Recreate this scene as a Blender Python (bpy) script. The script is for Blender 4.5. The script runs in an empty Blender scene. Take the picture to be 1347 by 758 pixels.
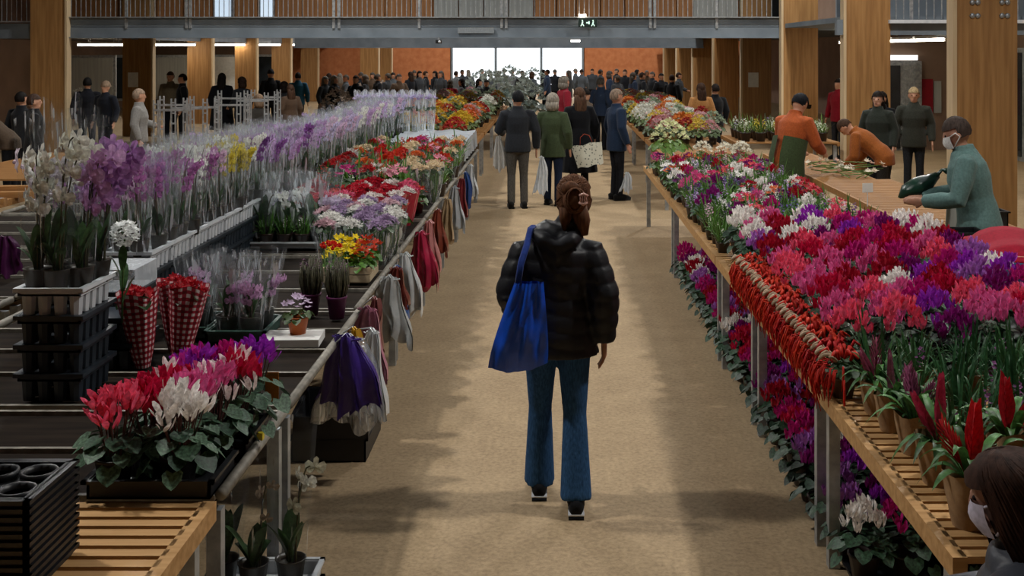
import bpy, bmesh, math, random, zlib
from mathutils import Vector, Matrix, noise

sc = bpy.context.scene
col = sc.collection
R = random.Random(11)
PI = math.pi
# ---------------------------------------------------------------- camera
EYE, FPX, VX, VY = 2.32, 1500.0, 728.0, 68.0     # eye height, focal length in px, vanishing point of the aisle
cd = bpy.data.cameras.new('camera')
cam = bpy.data.objects.new('camera', cd)
col.objects.link(cam)
cam.location = (0, 0, EYE)
cam.rotation_euler = (PI / 2, 0, 0)
cd.sensor_width = 36
cd.sensor_fit = 'HORIZONTAL'
cd.lens = 36 * FPX / 1347
cd.shift_x = (673.5 - VX) / 1347
cd.shift_y = -(379 - VY) / 1347
cd.clip_end = 300
sc.camera = cam
# ---------------------------------------------------------------- sky, exposure
w = bpy.data.worlds.new('overcast_sky')
sc.world = w
w.use_nodes = True
bg = w.node_tree.nodes['Background']
bg.inputs[0].default_value = (0.88, 0.94, 1.0, 1)
bg.inputs[1].default_value = 1.0
sc.view_settings.view_transform = 'Standard'
sc.view_settings.look = 'None'
sc.view_settings.gamma = 1
sc.view_settings.use_curve_mapping = False
sc.view_settings.exposure = 1.5
try:
    sc.cycles.transparent_max_bounces = 24
    sc.cycles.max_bounces = 6
    sc.cycles.sample_clamp_indirect = 4
except Exception:
    pass
# daylight portals in the skylights and the far doorway (they guide the sky's light)
SX_, SW_ = 3.6, 0.8
SKY_STRIPS = [(-SX_, SW_, 3.5, 26.0), (SX_, SW_, 3.5, 26.0), (-SX_, SW_, 27.0, 57.0), (SX_, SW_, 27.0, 57.0)]
ROOF_Z = 8.6


def portal(x, y, z, sx, sy, rot):
    ld = bpy.data.lights.new('daylight_portal', 'AREA')
    ld.shape = 'RECTANGLE'
    ld.size, ld.size_y = sx, sy
    ld.cycles.is_portal = True
    o = bpy.data.objects.new('daylight_portal', ld)
    o.location = (x, y, z)
    o.rotation_euler = rot
    col.objects.link(o)


for cx, wd, y0, y1 in SKY_STRIPS:
    portal(cx, (y0 + y1) / 2, ROOF_Z + 0.02, wd, y1 - y0, (0, 0, 0))
portal(-1.9, 58.1, 1.25, 7.0, 2.5, (-PI / 2, 0, 0))


# ---------------------------------------------------------------- helpers
def P(x, y, d):
    """point seen at photo pixel (x, y) at depth d (m) in front of the camera"""
    return Vector(((x - VX) * d / FPX, d, EYE - (y - VY) * d / FPX))


def hexc(h):
    h = h.lstrip('#')
    c = [int(h[i:i + 2], 16) / 255 for i in (0, 2, 4)]
    return tuple(((v + 0.055) / 1.055) ** 2.4 if v > 0.04045 else v / 12.92 for v in c) + (1.0,)


class MB:
    """collects geometry for ONE mesh"""

    def __init__(s):
        s.v = []
        s.f = []
        s.m = []
        s.cur = 0

    def add(s, vs, fs):
        b = len(s.v)
        s.v.extend([tuple(p) for p in vs])
        s.f.extend([tuple(i + b for i in f) for f in fs])
        s.m.extend([s.cur] * len(fs))

    def box(s, c, d, rz=0, rx=0, ry=0):
        x, y, z = d[0] / 2, d[1] / 2, d[2] / 2
        vs = [Vector((a, b, e)) for a in (-x, x) for b in (-y, y) for e in (-z, z)]
        if rz or rx or ry:
            m = Matrix.Rotation(rz, 3, 'Z') @ Matrix.Rotation(ry, 3, 'Y') @ Matrix.Rotation(rx, 3, 'X')
            vs = [m @ q for q in vs]
        c = Vector(c)
        s.add([q + c for q in vs], [(0, 1, 3, 2), (4, 6, 7, 5), (0, 4, 5, 1), (2, 3, 7, 6), (0, 2, 6, 4), (1, 5, 7, 3)])
        return s

    def tube(s, pts, rad, n=6, cap=True, side=None):
        """loft along pts; rad = number or list of numbers or (a, b) pairs; side = fixed first axis"""
        pts = [Vector(p) for p in pts]
        k = len(pts)
        if not isinstance(rad, (list, tuple)):
            rad = [rad] * k
        vs = []
        ref = Vector(side) if side else None
        for i, p in enumerate(pts):
            t = (pts[min(i + 1, k - 1)] - pts[max(i - 1, 0)])
            if t.length < 1e-9:
                t = Vector((0, 0, 1))
            t.normalize()
            if ref is None:
                ref = Vector((1, 0, 0)) if abs(t.x) < 0.9 else Vector((0, 1, 0))
            a = ref - t * ref.dot(t)
            if a.length < 1e-6:
                a = t.orthogonal()
            a.normalize()
            b = t.cross(a)
            if not side:
                ref = a
            r = rad[i]
            ra, rb = r if isinstance(r, (tuple, list)) else (r, r)
            for j in range(n):
                an = 2 * PI * j / n
                vs.append(p + a * (ra * math.cos(an)) + b * (rb * math.sin(an)))
        fs = []
        for i in range(k - 1):
            for j in range(n):
                j2 = (j + 1) % n
                fs.append((i * n + j, i * n + j2, (i + 1) * n + j2, (i + 1) * n + j))
        if cap:
            fs.append(tuple(range(n - 1, -1, -1)))
            fs.append(tuple((k - 1) * n + j for j in range(n)))
        s.add(vs, fs)
        return s

    def lathe(s, prof, n=12, c=(0, 0, 0), cap0=True, cap1=False, wob=0, rnd=None):
        vs = []
        for (r, z) in prof:
            for j in range(n):
                an = 2 * PI * j / n
                rr = r * (1 + (rnd.uniform(-wob, wob) if wob else 0))
                vs.append((c[0] + rr * math.cos(an), c[1] + rr * math.sin(an), c[2] + z))
        fs = []
        for i in range(len(prof) - 1):
            for j in range(n):
                j2 = (j + 1) % n
                fs.append((i * n + j, i * n + j2, (i + 1) * n + j2, (i + 1) * n + j))
        if cap0:
            fs.append(tuple(range(n - 1, -1, -1)))
        if cap1:
            fs.append(tuple((len(prof) - 1) * n + j for j in range(n)))
        s.add(vs, fs)
        return s

    def ball(s, c, r, n=8, m=6, mat=None):
        if not isinstance(r, (tuple, list)):
            r = (r, r, r)
        vs = [Vector((0, 0, r[2]))]
        for i in range(1, m):
            th = PI * i / m
            for j in range(n):
                ph = 2 * PI * j / n
                vs.append(Vector((r[0] * math.sin(th) * math.cos(ph), r[1] * math.sin(th) * math.sin(ph), r[2] * math.cos(th))))
        vs.append(Vector((0, 0, -r[2])))
        if mat is not None:
            vs = [mat @ q for q in vs]
        c = Vector(c)
        vs = [q + c for q in vs]
        fs = [(0, 1 + j, 1 + (j + 1) % n) for j in range(n)]
        for i in range(m - 2):
            for j in range(n):
                a = 1 + i * n
                j2 = (j + 1) % n
                fs.append((a + j, a + n + j, a + n + j2, a + j2))
        L = len(vs) - 1
        a = 1 + (m - 2) * n
        fs += [(L, a + (j + 1) % n, a + j) for j in range(n)]
        s.add(vs, fs)
        return s

    def sheet(s, fn, nu, nv):
        vs = [fn(i / nu, j / nv) for i in range(nu + 1) for j in range(nv + 1)]
        fs = [(i * (nv + 1) + j, (i + 1) * (nv + 1) + j, (i + 1) * (nv + 1) + j + 1, i * (nv + 1) + j + 1)
              for i in range(nu) for j in range(nv)]
        s.add(vs, fs)
        return s

    def blade(s, base, d, up, length, width, droop=0.5, n=4, fold=0.0, tip=0.0, wpos=0.4):
        """strap leaf: leaves base along direction d (horizontal unit) rising by up, bending down by droop"""
        base = Vector(base)
        d = Vector(d)
        if abs(d.z) > 0.9:
            side = Vector((1, 0, 0))
        else:
            side = Vector((-d.y, d.x, 0)).normalized()
        vs = []
        for i in range(n + 1):
            t = i / n
            q = base + d * (length * t * (1 - up * 0.5)) + Vector((0, 0, length * (up * t - droop * t * t)))
            wd = width * ((0.45 + 0.55 * math.sin(PI * 0.5 * min(1, t / wpos))) if t <= wpos else max(tip, math.cos(PI * 0.5 * (t - wpos) / (1 - wpos)) ** 0.75 if t < 1 else tip))
            vs += [q - side * wd * 0.5 + Vector((0, 0, fold * wd)), q, q + side * wd * 0.5 + Vector((0, 0, fold * wd))]
        fs = []
        for i in range(n):
            a = i * 3
            fs += [(a, a + 1, a + 4, a + 3), (a + 1, a + 2, a + 5, a + 4)]
        s.add(vs, fs)
        return s

    def mesh(s, name, mats=None, smooth=True):
        me = bpy.data.meshes.new(name)
        me.from_pydata(s.v, [], s.f)
        if mats is not None:
            if not isinstance(mats, (list, tuple)):
                mats = [mats]
            for m in mats:
                me.materials.append(m)
            if len(mats) > 1:
                me.polygons.foreach_set('material_index', s.m)
        if smooth:
            me.polygons.foreach_set('use_smooth', [True] * len(me.polygons))
        me.update()
        return me

    def fused(s, name, mat, voxel, smooth=4):
        """one continuous skin: voxel-fuse the collected volumes and relax them"""
        me = s.mesh('tmp')
        bm = bmesh.new()
        bm.from_mesh(me)
        bmesh.ops.recalc_face_normals(bm, faces=bm.faces)
        bm.to_mesh(me)
        bm.free()
        o = bpy.data.objects.new('tmp', me)
        col.objects.link(o)
        r = o.modifiers.new('r', 'REMESH')
        r.mode = 'VOXEL'
        r.voxel_size = voxel
        q = o.modifiers.new('s', 'SMOOTH')
        q.iterations = smooth
        q.factor = 0.5
        dg = bpy.context.evaluated_depsgraph_get()
        out = bpy.data.meshes.new_from_object(o.evaluated_get(dg))
        out.name = name
        bpy.data.objects.remove(o)
        bpy.data.meshes.remove(me)
        out.materials.clear()
        out.materials.append(mat)
        out.polygons.foreach_set('use_smooth', [True] * len(out.polygons))
        out.update()
        return out


def obj(name, me, parent=None, loc=(0, 0, 0), rot=(0, 0, 0), scale=(1, 1, 1), color=None):
    o = bpy.data.objects.new(name, me)
    col.objects.link(o)
    o.location = loc
    o.rotation_euler = rot
    o.scale = scale if isinstance(scale, (tuple, list)) else (scale,) * 3
    if parent is not None:
        o.parent = parent
    if color is not None:
        o.color = color
    return o


def tag(o, label, cat, group=None):
    o['label'] = label
    o['category'] = cat
    if group:
        o['group'] = group
    return o


def thing(name, label, cat, loc=(0, 0, 0), rz=0, group=None, scale=1):
    o = obj(name, None, None, loc, (0, 0, rz), scale)
    o.empty_display_size = 0.1
    return tag(o, label, cat, group)


def struct(name, me, parent=None, **k):
    o = obj(name, me, parent, **k)
    if parent is None:
        o['kind'] = 'structure'
    return o


# ---------------------------------------------------------------- materials
def nt(name):
    m = bpy.data.materials.new(name)
    m.use_nodes = True
    t = m.node_tree
    return m, t, t.nodes['Principled BSDF'], t.nodes, t.links


def mat(name, c1, c2=None, scale=8, rough=0.7, metal=0, stretch=(1, 1, 1), bump=0, spec=0.3, detail=4, coords='Object', contrast=(0.35, 0.65), nrough=0.5):
    m, t, b, N, L = nt(name)
    c1 = hexc(c1)
    c2 = hexc(c2) if c2 else c1
    b.inputs['Roughness'].default_value = rough
    b.inputs['Metallic'].default_value = metal
    b.inputs['Specular IOR Level'].default_value = spec
    tc = N.new('ShaderNodeTexCoord')
    mp = N.new('ShaderNodeMapping')
    mp.inputs['Scale'].default_value = stretch
    nz = N.new('ShaderNodeTexNoise')
    nz.inputs['Scale'].default_value = scale
    nz.inputs['Detail'].default_value = detail
    nz.inputs['Roughness'].default_value = nrough
    rp = N.new('ShaderNodeValToRGB')
    rp.color_ramp.elements[0].position, rp.color_ramp.elements[1].position = contrast
    rp.color_ramp.elements[0].color = c1
    rp.color_ramp.elements[1].color = c2
    L.new(tc.outputs[coords], mp.inputs[0])
    L.new(mp.outputs[0], nz.inputs['Vector'])
    L.new(nz.outputs['Fac'], rp.inputs[0])
    L.new(rp.outputs[0], b.inputs['Base Color'])
    if bump:
        bp = N.new('ShaderNodeBump')
        bp.inputs['Strength'].default_value = bump
        bp.inputs['Distance'].default_value = 0.01
        L.new(nz.outputs['Fac'], bp.inputs['Height'])
        L.new(bp.outputs[0], b.inputs['Normal'])
    return m


def tint(name, rough=0.6, scale=30, var=0.35, spec=0.2, bump=0, sheen=0, transl=0.0, metal=0, stretch=(1, 1, 1), gain=1.0):
    """material that takes its colour from the object (Object Info > Color) with fine variation"""
    m, t, b, N, L = nt(name)
    oi = N.new('ShaderNodeObjectInfo')
    tc = N.new('ShaderNodeTexCoord')
    mp = N.new('ShaderNodeMapping')
    mp.inputs['Scale'].default_value = stretch
    nz = N.new('ShaderNodeTexNoise')
    nz.inputs['Scale'].default_value = scale
    nz.inputs['Detail'].default_value = 3
    mr = N.new('ShaderNodeMapRange')
    mr.inputs['From Min'].default_value = 0.3
    mr.inputs['From Max'].default_value = 0.7
    mr.inputs['To Min'].default_value = gain * (1 - var)
    mr.inputs['To Max'].default_value = gain * (1 + var)
    mx = N.new('ShaderNodeVectorMath')
    mx.operation = 'SCALE'
    L.new(tc.outputs['Object'], mp.inputs[0])
    L.new(mp.outputs[0], nz.inputs['Vector'])
    L.new(nz.outputs['Fac'], mr.inputs['Value'])
    L.new(oi.outputs['Color'], mx.inputs[0])
    L.new(mr.outputs[0], mx.inputs['Scale'])
    L.new(mx.outputs[0], b.inputs['Base Color'])
    b.inputs['Roughness'].default_value = rough
    b.inputs['Specular IOR Level'].default_value = spec
    b.inputs['Metallic'].default_value = metal
    if sheen:
        b.inputs['Sheen Weight'].default_value = sheen
    if bump:
        bp = N.new('ShaderNodeBump')
        bp.inputs['Strength'].default_value = bump
        bp.inputs['Distance'].default_value = 0.01
        L.new(nz.outputs['Fac'], bp.inputs['Height'])
        L.new(bp.outputs[0], b.inputs['Normal'])
    if transl:
        tr = N.new('ShaderNodeBsdfTranslucent')
        L.new(mx.outputs[0], tr.inputs[0])
        ms = N.new('ShaderNodeMixShader')
        ms.inputs[0].default_value = transl
        L.new(b.outputs[0], ms.inputs[1])
        L.new(tr.outputs[0], ms.inputs[2])
        L.new(ms.outputs[0], N['Material Output'].inputs[0])
    return m


def film_mat(name, alpha=0.16, color=(0.9, 0.95, 1, 1), rough=0.12, glint=0.6, lo=0.58):
    m, t, b, N, L = nt(name)
    N.remove(b)
    tr = N.new('ShaderNodeBsdfTransparent')
    tr.inputs[0].default_value = (0.97, 0.98, 0.98, 1)
    gl = N.new('ShaderNodeBsdfGlossy')
    gl.inputs[0].default_value = color
    gl.inputs['Roughness'].default_value = rough
    df = N.new('ShaderNodeBsdfDiffuse')
    df.inputs[0].default_value = color
    tc = N.new('ShaderNodeTexCoord')
    mp = N.new('ShaderNodeMapping')
    mp.inputs['Scale'].default_value = (1, 1, 0.25)
    nz = N.new('ShaderNodeTexNoise')
    nz.inputs['Scale'].default_value = 28
    nz.inputs['Detail'].default_value = 3
    bp = N.new('ShaderNodeBump')
    bp.inputs['Strength'].default_value = 0.9
    bp.inputs['Distance'].default_value = 0.02
    L.new(tc.outputs['Object'], mp.inputs[0])
    L.new(mp.outputs[0], nz.inputs['Vector'])
    L.new(nz.outputs['Fac'], bp.inputs['Height'])
    L.new(bp.outputs[0], gl.inputs['Normal'])
    L.new(bp.outputs[0], df.inputs['Normal'])
    g2 = N.new('ShaderNodeMixShader')
    g2.inputs[0].default_value = 0.55
    L.new(gl.outputs[0], g2.inputs[1])
    L.new(df.outputs[0], g2.inputs[2])
    lw = N.new('ShaderNodeLayerWeight')
    lw.inputs[0].default_value = 0.25
    mr = N.new('ShaderNodeMapRange')
    mr.inputs['To Min'].default_value = alpha
    mr.inputs['To Max'].default_value = min(1, alpha * 4)
    L.new(lw.outputs['Facing'], mr.inputs['Value'])
    n2 = N.new('ShaderNodeTexNoise')
    n2.inputs['Scale'].default_value = 34
    n2.inputs['Detail'].default_value = 2
    m2 = N.new('ShaderNodeMapping')
    m2.inputs['Scale'].default_value = (1, 1, 0.12)
    L.new(tc.outputs['Object'], m2.inputs[0])
    L.new(m2.outputs[0], n2.inputs['Vector'])
    r2 = N.new('ShaderNodeMapRange')
    r2.inputs['From Min'].default_value = lo
    r2.inputs['From Max'].default_value = lo + 0.07
    r2.inputs['To Max'].default_value = glint  # whiter streaks mixed into the film to stand for glints
    L.new(n2.outputs['Fac'], r2.inputs['Value'])
    ad = N.new('ShaderNodeMath')
    ad.operation = 'ADD'
    ad.use_clamp = True
    L.new(mr.outputs[0], ad.inputs[0])
    L.new(r2.outputs[0], ad.inputs[1])
    ms = N.new('ShaderNodeMixShader')
    L.new(ad.outputs[0], ms.inputs[0])
    L.new(tr.outputs[0], ms.inputs[1])
    L.new(g2.outputs[0], ms.inputs[2])
    L.new(ms.outputs[0], N['Material Output'].inputs[0])
    return m


def emit(name, c, s):
    m, t, b, N, L = nt(name)
    b.inputs['Base Color'].default_value = hexc('#ffffff')
    b.inputs['Emission Color'].default_value = hexc(c)
    b.inputs['Emission Strength'].default_value = s
    return m


M = {
    'floor': mat('concrete_floor', '#8f7a5e', '#a89272', 2.2, 0.75, detail=15, bump=0.3, contrast=(0.3, 0.7), nrough=0.78, spec=0.2),
    'ruffle': mat('paper_ruffle', '#8a745c', '#a89078', 22, 0.8),
    'panel_dark': mat('dark_panel', '#1c1714', '#29221c', 3, 0.9, stretch=(1, 8, 1), spec=0.08),
    'wood': mat('column_wood', '#8d663c', '#a57c4c', 3, 0.55, stretch=(6, 6, 0.4), detail=6),
    'wood_dark': mat('panel_wood', '#96673f', '#ac794c', 3, 0.6, stretch=(6, 6, 0.4), detail=6),
    'slat': mat('slat_wood', '#a57c4c', '#bf9664', 5, 0.6, stretch=(0.6, 6, 6), detail=5),
    'slat2': mat('plank_wood', '#8c6238', '#a27645', 5, 0.6, stretch=(0.6, 6, 6), detail=5),
    'beam': mat('grey_blue_paint', '#68727b', '#78828a', 2, 0.5),
    'galv': mat('galvanised_steel', '#8d9296', '#b2b6b8', 14, 0.42, 0.55, spec=0.5),
    'rail': mat('pale_rail', '#77736a', '#948f84', 20, 0.55, 0.1, spec=0.3),
    'wall': mat('pinkish_wall', '#7f6757', '#8d7462', 1, 0.8),
    'wall_grey': mat('grey_cladding', '#9a9c98', '#aaaca7', 2, 0.7, stretch=(8, 8, 0.3)),
    'brick': mat('orange_wall', '#b06a42', '#c07c50', 4, 0.8),
    'roof': mat('roof_underside', '#55504a', '#645e57', 2, 0.9),
    'black_pl': mat('black_plastic', '#101114', '#191b1f', 10, 0.42, spec=0.5),
    'blue_black': mat('blue_black_plastic', '#1e252d', '#2a333c', 10, 0.42, spec=0.5),
    'white_pl': mat('white_plastic', '#c4cad0', '#d6dade', 12, 0.45, spec=0.4),
    'green_pl': mat('green_grey_plastic', '#2e4841', '#3a564d', 12, 0.5, spec=0.4),
    'kraft': mat('kraft_paper', '#8e7152', '#a58663', 22, 0.85, bump=0.4),
    'soil': mat('soil', '#241a12', '#33261b', 60, 0.95),
    'crate_wood': mat('crate_wood', '#a89678', '#c0ae90', 8, 0.75, stretch=(0.5, 4, 4)),
    'glass_dark': mat('door_glass', '#23282c', '#2d3338', 2, 0.1, spec=0.6),
    'paper': mat('white_paper', '#cfcfcc', '#dcdcd8', 10, 0.8),
    'lamp': emit('tube_light', '#fff2dc', 8.0),
    'petal': tint('petal', 0.6, 60, 0.32, transl=0.25, gain=1.12),
    'leaf': tint('leaf', 0.45, 55, 0.45, spec=0.35, transl=0.12),
    'cycleaf': tint('cyclamen_leaf', 0.5, 95, 0.75, spec=0.3, transl=0.1),
    'cloth': tint('cloth', 0.85, 60, 0.18, spec=0.1, sheen=0.1),
    'puffer': tint('puffer', 0.5, 16, 0.12, spec=0.3, bump=0.35),
    'denim': tint('denim', 0.85, 130, 0.35, spec=0.1, stretch=(1, 1, 0.25)),
    'skin': tint('skin', 0.5, 20, 0.06, spec=0.3),
    'hair': tint('hair', 0.7, 70, 0.5, spec=0.12, stretch=(1, 1, 0.15)),
    'plastic': tint('tinted_plastic', 0.4, 20, 0.1, spec=0.45),
    'bagplastic': tint('carrier_plastic', 0.3, 14, 0.12, spec=0.5, bump=0.5),
    'film': film_mat('clear_film', 0.045),
    'film_clear': film_mat('crisp_film', 0.015, glint=0.65, lo=0.645),
    'film_thick': film_mat('milky_film', 0.3),
    'pane': film_mat('window_pane', 0.05, rough=0.05),
}


def gingham():
    m, t, b, N, L = nt('red_gingham')
    tc = N.new('ShaderNodeTexCoord')
    sx = N.new('ShaderNodeSeparateXYZ')
    L.new(tc.outputs['UV'], sx.inputs[0])
    outs = []
    for ax, k in (('X', 15.0), ('Y', 14.0)):
        mu = N.new('ShaderNodeMath'); mu.operation = 'MULTIPLY'; mu.inputs[1].default_value = k
        fr = N.new('ShaderNodeMath'); fr.operation = 'FRACT'
        gt = N.new('ShaderNodeMath'); gt.operation = 'GREATER_THAN'; gt.inputs[1].default_value = 0.5
        L.new(sx.outputs[ax], mu.inputs[0]); L.new(mu.outputs[0], fr.inputs[0]); L.new(fr.outputs[0], gt.inputs[0])
        outs.append(gt)
    ad = N.new('ShaderNodeMath'); ad.operation = 'ADD'
    L.new(outs[0].outputs[0], ad.inputs[0]); L.new(outs[1].outputs[0], ad.inputs[1])
    hf = N.new('ShaderNodeMath'); hf.operation = 'MULTIPLY'; hf.inputs[1].default_value = 0.5
    L.new(ad.outputs[0], hf.inputs[0])
    rp = N.new('ShaderNodeValToRGB')
    rp.color_ramp.interpolation = 'CONSTANT'
    e = rp.color_ramp.elements
    e[0].color = hexc('#dfd2d2'); e[0].position = 0
    e[1].color = hexc('#a82a3a'); e[1].position = 0.4
    x = e.new(0.9); x.color = hexc('#6c0c1a')
    L.new(hf.outputs[0], rp.inputs[0])
    L.new(rp.outputs[0], b.inputs['Base Color'])
    b.inputs['Roughness'].default_value = 0.5
    return m


def uv_from(me, fn):
    uv = me.uv_layers.new(name='UVMap')
    for p in me.polygons:
        for li in p.loop_indices:
            uv.data[li].uv = fn(me.vertices[me.loops[li].vertex_index].co)


def printed_bag():
    """pale fabric with small scribbled grey print"""
    m, t, b, N, L = nt('printed_cotton')
    tc = N.new('ShaderNodeTexCoord')
    vo = N.new('ShaderNodeTexVoronoi')
    vo.inputs['Scale'].default_value = 24
    rp = N.new('ShaderNodeValToRGB')
    e = rp.color_ramp.elements
    e[0].position, e[1].position = 0.22, 0.34
    e[0].color = hexc('#6d7168'); e[1].color = hexc('#c9c8b8')
    L.new(tc.outputs['Object'], vo.inputs['Vector'])
    L.new(vo.outputs['Distance'], rp.inputs[0])
    L.new(rp.outputs[0], b.inputs['Base Color'])
    b.inputs['Roughness'].default_value = 0.85
    return m


def gritty_floor():
    m = M['floor']
    N, L = m.node_tree.nodes, m.node_tree.links
    b = N['Principled BSDF']
    src = b.inputs['Base Color'].links[0].from_socket
    tc = N.new('ShaderNodeTexCoord')
    n2 = N.new('ShaderNodeTexNoise')
    n2.inputs['Scale'].default_value = 38
    n2.inputs['Detail'].default_value = 5
    n2.inputs['Roughness'].default_value = 0.7
    L.new(tc.outputs['Object'], n2.inputs['Vector'])
    mr = N.new('ShaderNodeMapRange')
    mr.inputs['From Min'].default_value = 0.3
    mr.inputs['From Max'].default_value = 0.72
    mr.inputs['To Min'].default_value = 0.72
    mr.inputs['To Max'].default_value = 1.3
    L.new(n2.outputs['Fac'], mr.inputs['Value'])
    sc_ = N.new('ShaderNodeVectorMath')
    sc_.operation = 'SCALE'
    L.new(src, sc_.inputs[0])
    L.new(mr.outputs[0], sc_.inputs['Scale'])
    L.new(sc_.outputs[0], b.inputs['Base Color'])


gritty_floor()
M['gingham'] = gingham()
M['print'] = printed_bag()
# ================================================================ the hall
XL, XR, YB, YF = -18.0, 10.0, -4.0, 58.0
struct('floor', MB().box(((XL + XR) / 2, 36, -0.1), (XR - XL + 1, 82, 0.2)).mesh('floor', M['floor'], False))


def wall(name, x0, x1, y0, y1, z0, z1, m):
    return struct(name, MB().box(((x0 + x1) / 2, (y0 + y1) / 2, (z0 + z1) / 2), (x1 - x0, y1 - y0, z1 - z0)).mesh(name, m, False))


wall('wall_left', XL - 0.2, XL, YB, YF, 0, ROOF_Z, M['wall'])
wall('wall_right', XR, XR + 0.2, YB, YF, 0, ROOF_Z, M['wall'])
wall('wall_back', XL, XR, YB - 0.2, YB, 0, ROOF_Z, M['wall'])
DX0, DX1, DZ = (593 - VX) * YF / FPX, (768 - VX) * YF / FPX, 2.9
fw = MB()
for x0, x1, z0, z1 in ((XL, DX0, 0, ROOF_Z), (DX1, XR, 0, ROOF_Z), (DX0, DX1, DZ, ROOF_Z)):
    fw.box(((x0 + x1) / 2, YF + 0.15, (z0 + z1) / 2), (x1 - x0, 0.3, z1 - z0))
struct('wall_far', fw.mesh('wall_far', M['brick'], False))
dr = struct('door_1', MB().box(((DX0 + DX1) / 2, YF + 0.05, DZ - 0.05), (DX1 - DX0, 0.1, 0.1)).mesh('door_head', M['beam'], False))
for px in (594, 652, 712, 767):
    x = (px - VX) * YF / FPX
    obj('mullion', MB().box((x, YF + 0.05, DZ / 2), (0.14, 0.1, DZ)).mesh('mullion', M['beam'], False), dr)
# roof with open skylight strips
rf = MB()
xs = [XL] + [e for cx, wd, a, b in SKY_STRIPS[:2] for e in (cx - wd / 2, cx + wd / 2)] + [XR]
for i in range(0, 6, 2):
    rf.box(((xs[i] + xs[i + 1]) / 2, 27, ROOF_Z + 0.1), (xs[i + 1] - xs[i], 62.4, 0.2))
for cx, wd in ((-SX_, SW_), (SX_, SW_)):
    for y0, y1 in ((YB, 3.5), (26.0, 27.0), (57.0, YF + 0.2)):
        rf.box((cx, (y0 + y1) / 2, ROOF_Z + 0.1), (wd, y1 - y0, 0.2))
struct('ceiling', rf.mesh('ceiling', M['roof'], False))

# ---- columns
colm = MB().box((0, 0, ROOF_Z / 2), (0.78, 0.2, ROOF_Z)).mesh('column', M['wood'], False)
edgm = MB().box((0, 0, ROOF_Z / 2), (0.05, 0.24, ROOF_Z)).mesh('lit_edge', mat('lit_edge_wood', '#bda684', '#cbb592', 3, 0.6, stretch=(6, 6, 0.4)), False)  # aisle-side face of the column, its lit look put into paler wood
boltm = MB().lathe([(0.035, 0), (0.035, 0.02), (0.02, 0.03)], 8, cap1=True).mesh('bolt', M['galv'])


def column(x, y, side, bolts=False):
    c = struct('column', colm, loc=(x, y, 0))
    obj('lit_edge', edgm, c, (side * 0.415, 0, 0))
    if bolts:
        for bx in (-0.19, -0.12, 0.19, 0.26):
            for bz in (2.78, 2.95):
                obj('bolt', boltm, c, (bx, -0.1, bz), (PI / 2, 0, 0))
    return c


for i in range(8):
    column(5.55, 14.7 + 5.5 * i, -1, i == 0)
for i in range(6):
    column(-11.4, 25.8 + 5.5 * i, 1)
for px, d in ((486, 50), (504, 53.5)):
    column((px - VX) * d / FPX, d, 1)
ntm = MB().box((0, 0, 0), (0.28, 0.01, 0.4)).mesh('notice', M['paper'], False)
for x, y in ((-11.5, 31.19), (5.45, 31.09)):
    tag(obj('notice', ntm, loc=(x, y, 1.55)), 'small paper notice pinned on a wooden column ' + ('of the far left row' if x < 0 else 'by the potted narcissi'), 'notice')

# ---- bridge (mezzanine crossing the hall)
BY = 25.95
b = struct('trim_1', MB().box((-3.0, BY + 2.6, 2.9), (16.4, 5.0, 0.1)).mesh('deck', M['beam'], False))
obj('lower_beam', MB().box((-3.0, BY, 2.75), (16.3, 0.16, 0.24)).box((-3.0, BY - 0.06, 2.64), (16.3, 0.2, 0.025)).mesh('lower_beam', M['beam'], False), b)
obj('fascia', MB().box((-3.0, BY - 0.02, 2.985), (16.3, 0.1, 0.2)).mesh('fascia', M['beam'], False), b)
obj('ledge', MB().box((-3.0, BY - 0.08, 3.1), (16.3, 0.16, 0.025)).mesh('ledge', M['galv'], False), b)
pk = MB()
x = -10.95
while x < 5.05:
    pk.box((x, BY - 0.06, 3.6), (0.014, 0.014, 0.98))
    x += 0.112
obj('pickets', pk.mesh('pickets', M['galv'], False), b)['kind'] = 'stuff'
for px in (168, 247, 252, 440, 447, 552, 660, 666, 855, 861, 942):
    obj('railing_post', MB().box(((px - VX) * BY / FPX, BY - 0.08, 3.45), (0.06, 0.05, 1.2)).mesh('railing_post', M['galv'], False), b)
obj('handrail', MB().box((-3.0, BY - 0.06, 4.1), (16.3, 0.06, 0.05)).mesh('handrail', M['galv'], False), b)
# left continuation and short right link
b2 = struct('trim_2', MB().box((-14.9, BY + 2.6, 2.9), (6.2, 5.0, 0.1)).mesh('deck', M['beam'], False))
obj('lower_beam', MB().box((-14.9, BY, 2.79), (6.1, 0.16, 0.34)).mesh('lower_beam', M['beam'], False), b2)
pk = MB()
for k in range(55):
    pk.box((-17.9 + k * 0.112, BY - 0.06, 3.5), (0.014, 0.014, 1.0))
obj('pickets', pk.mesh('pickets', M['galv'], False), b2)['kind'] = 'stuff'
obj('ledge', MB().box((-14.9, BY - 0.08, 3.0), (6.1, 0.16, 0.03)).mesh('ledge', M['galv'], False), b2)
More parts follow.
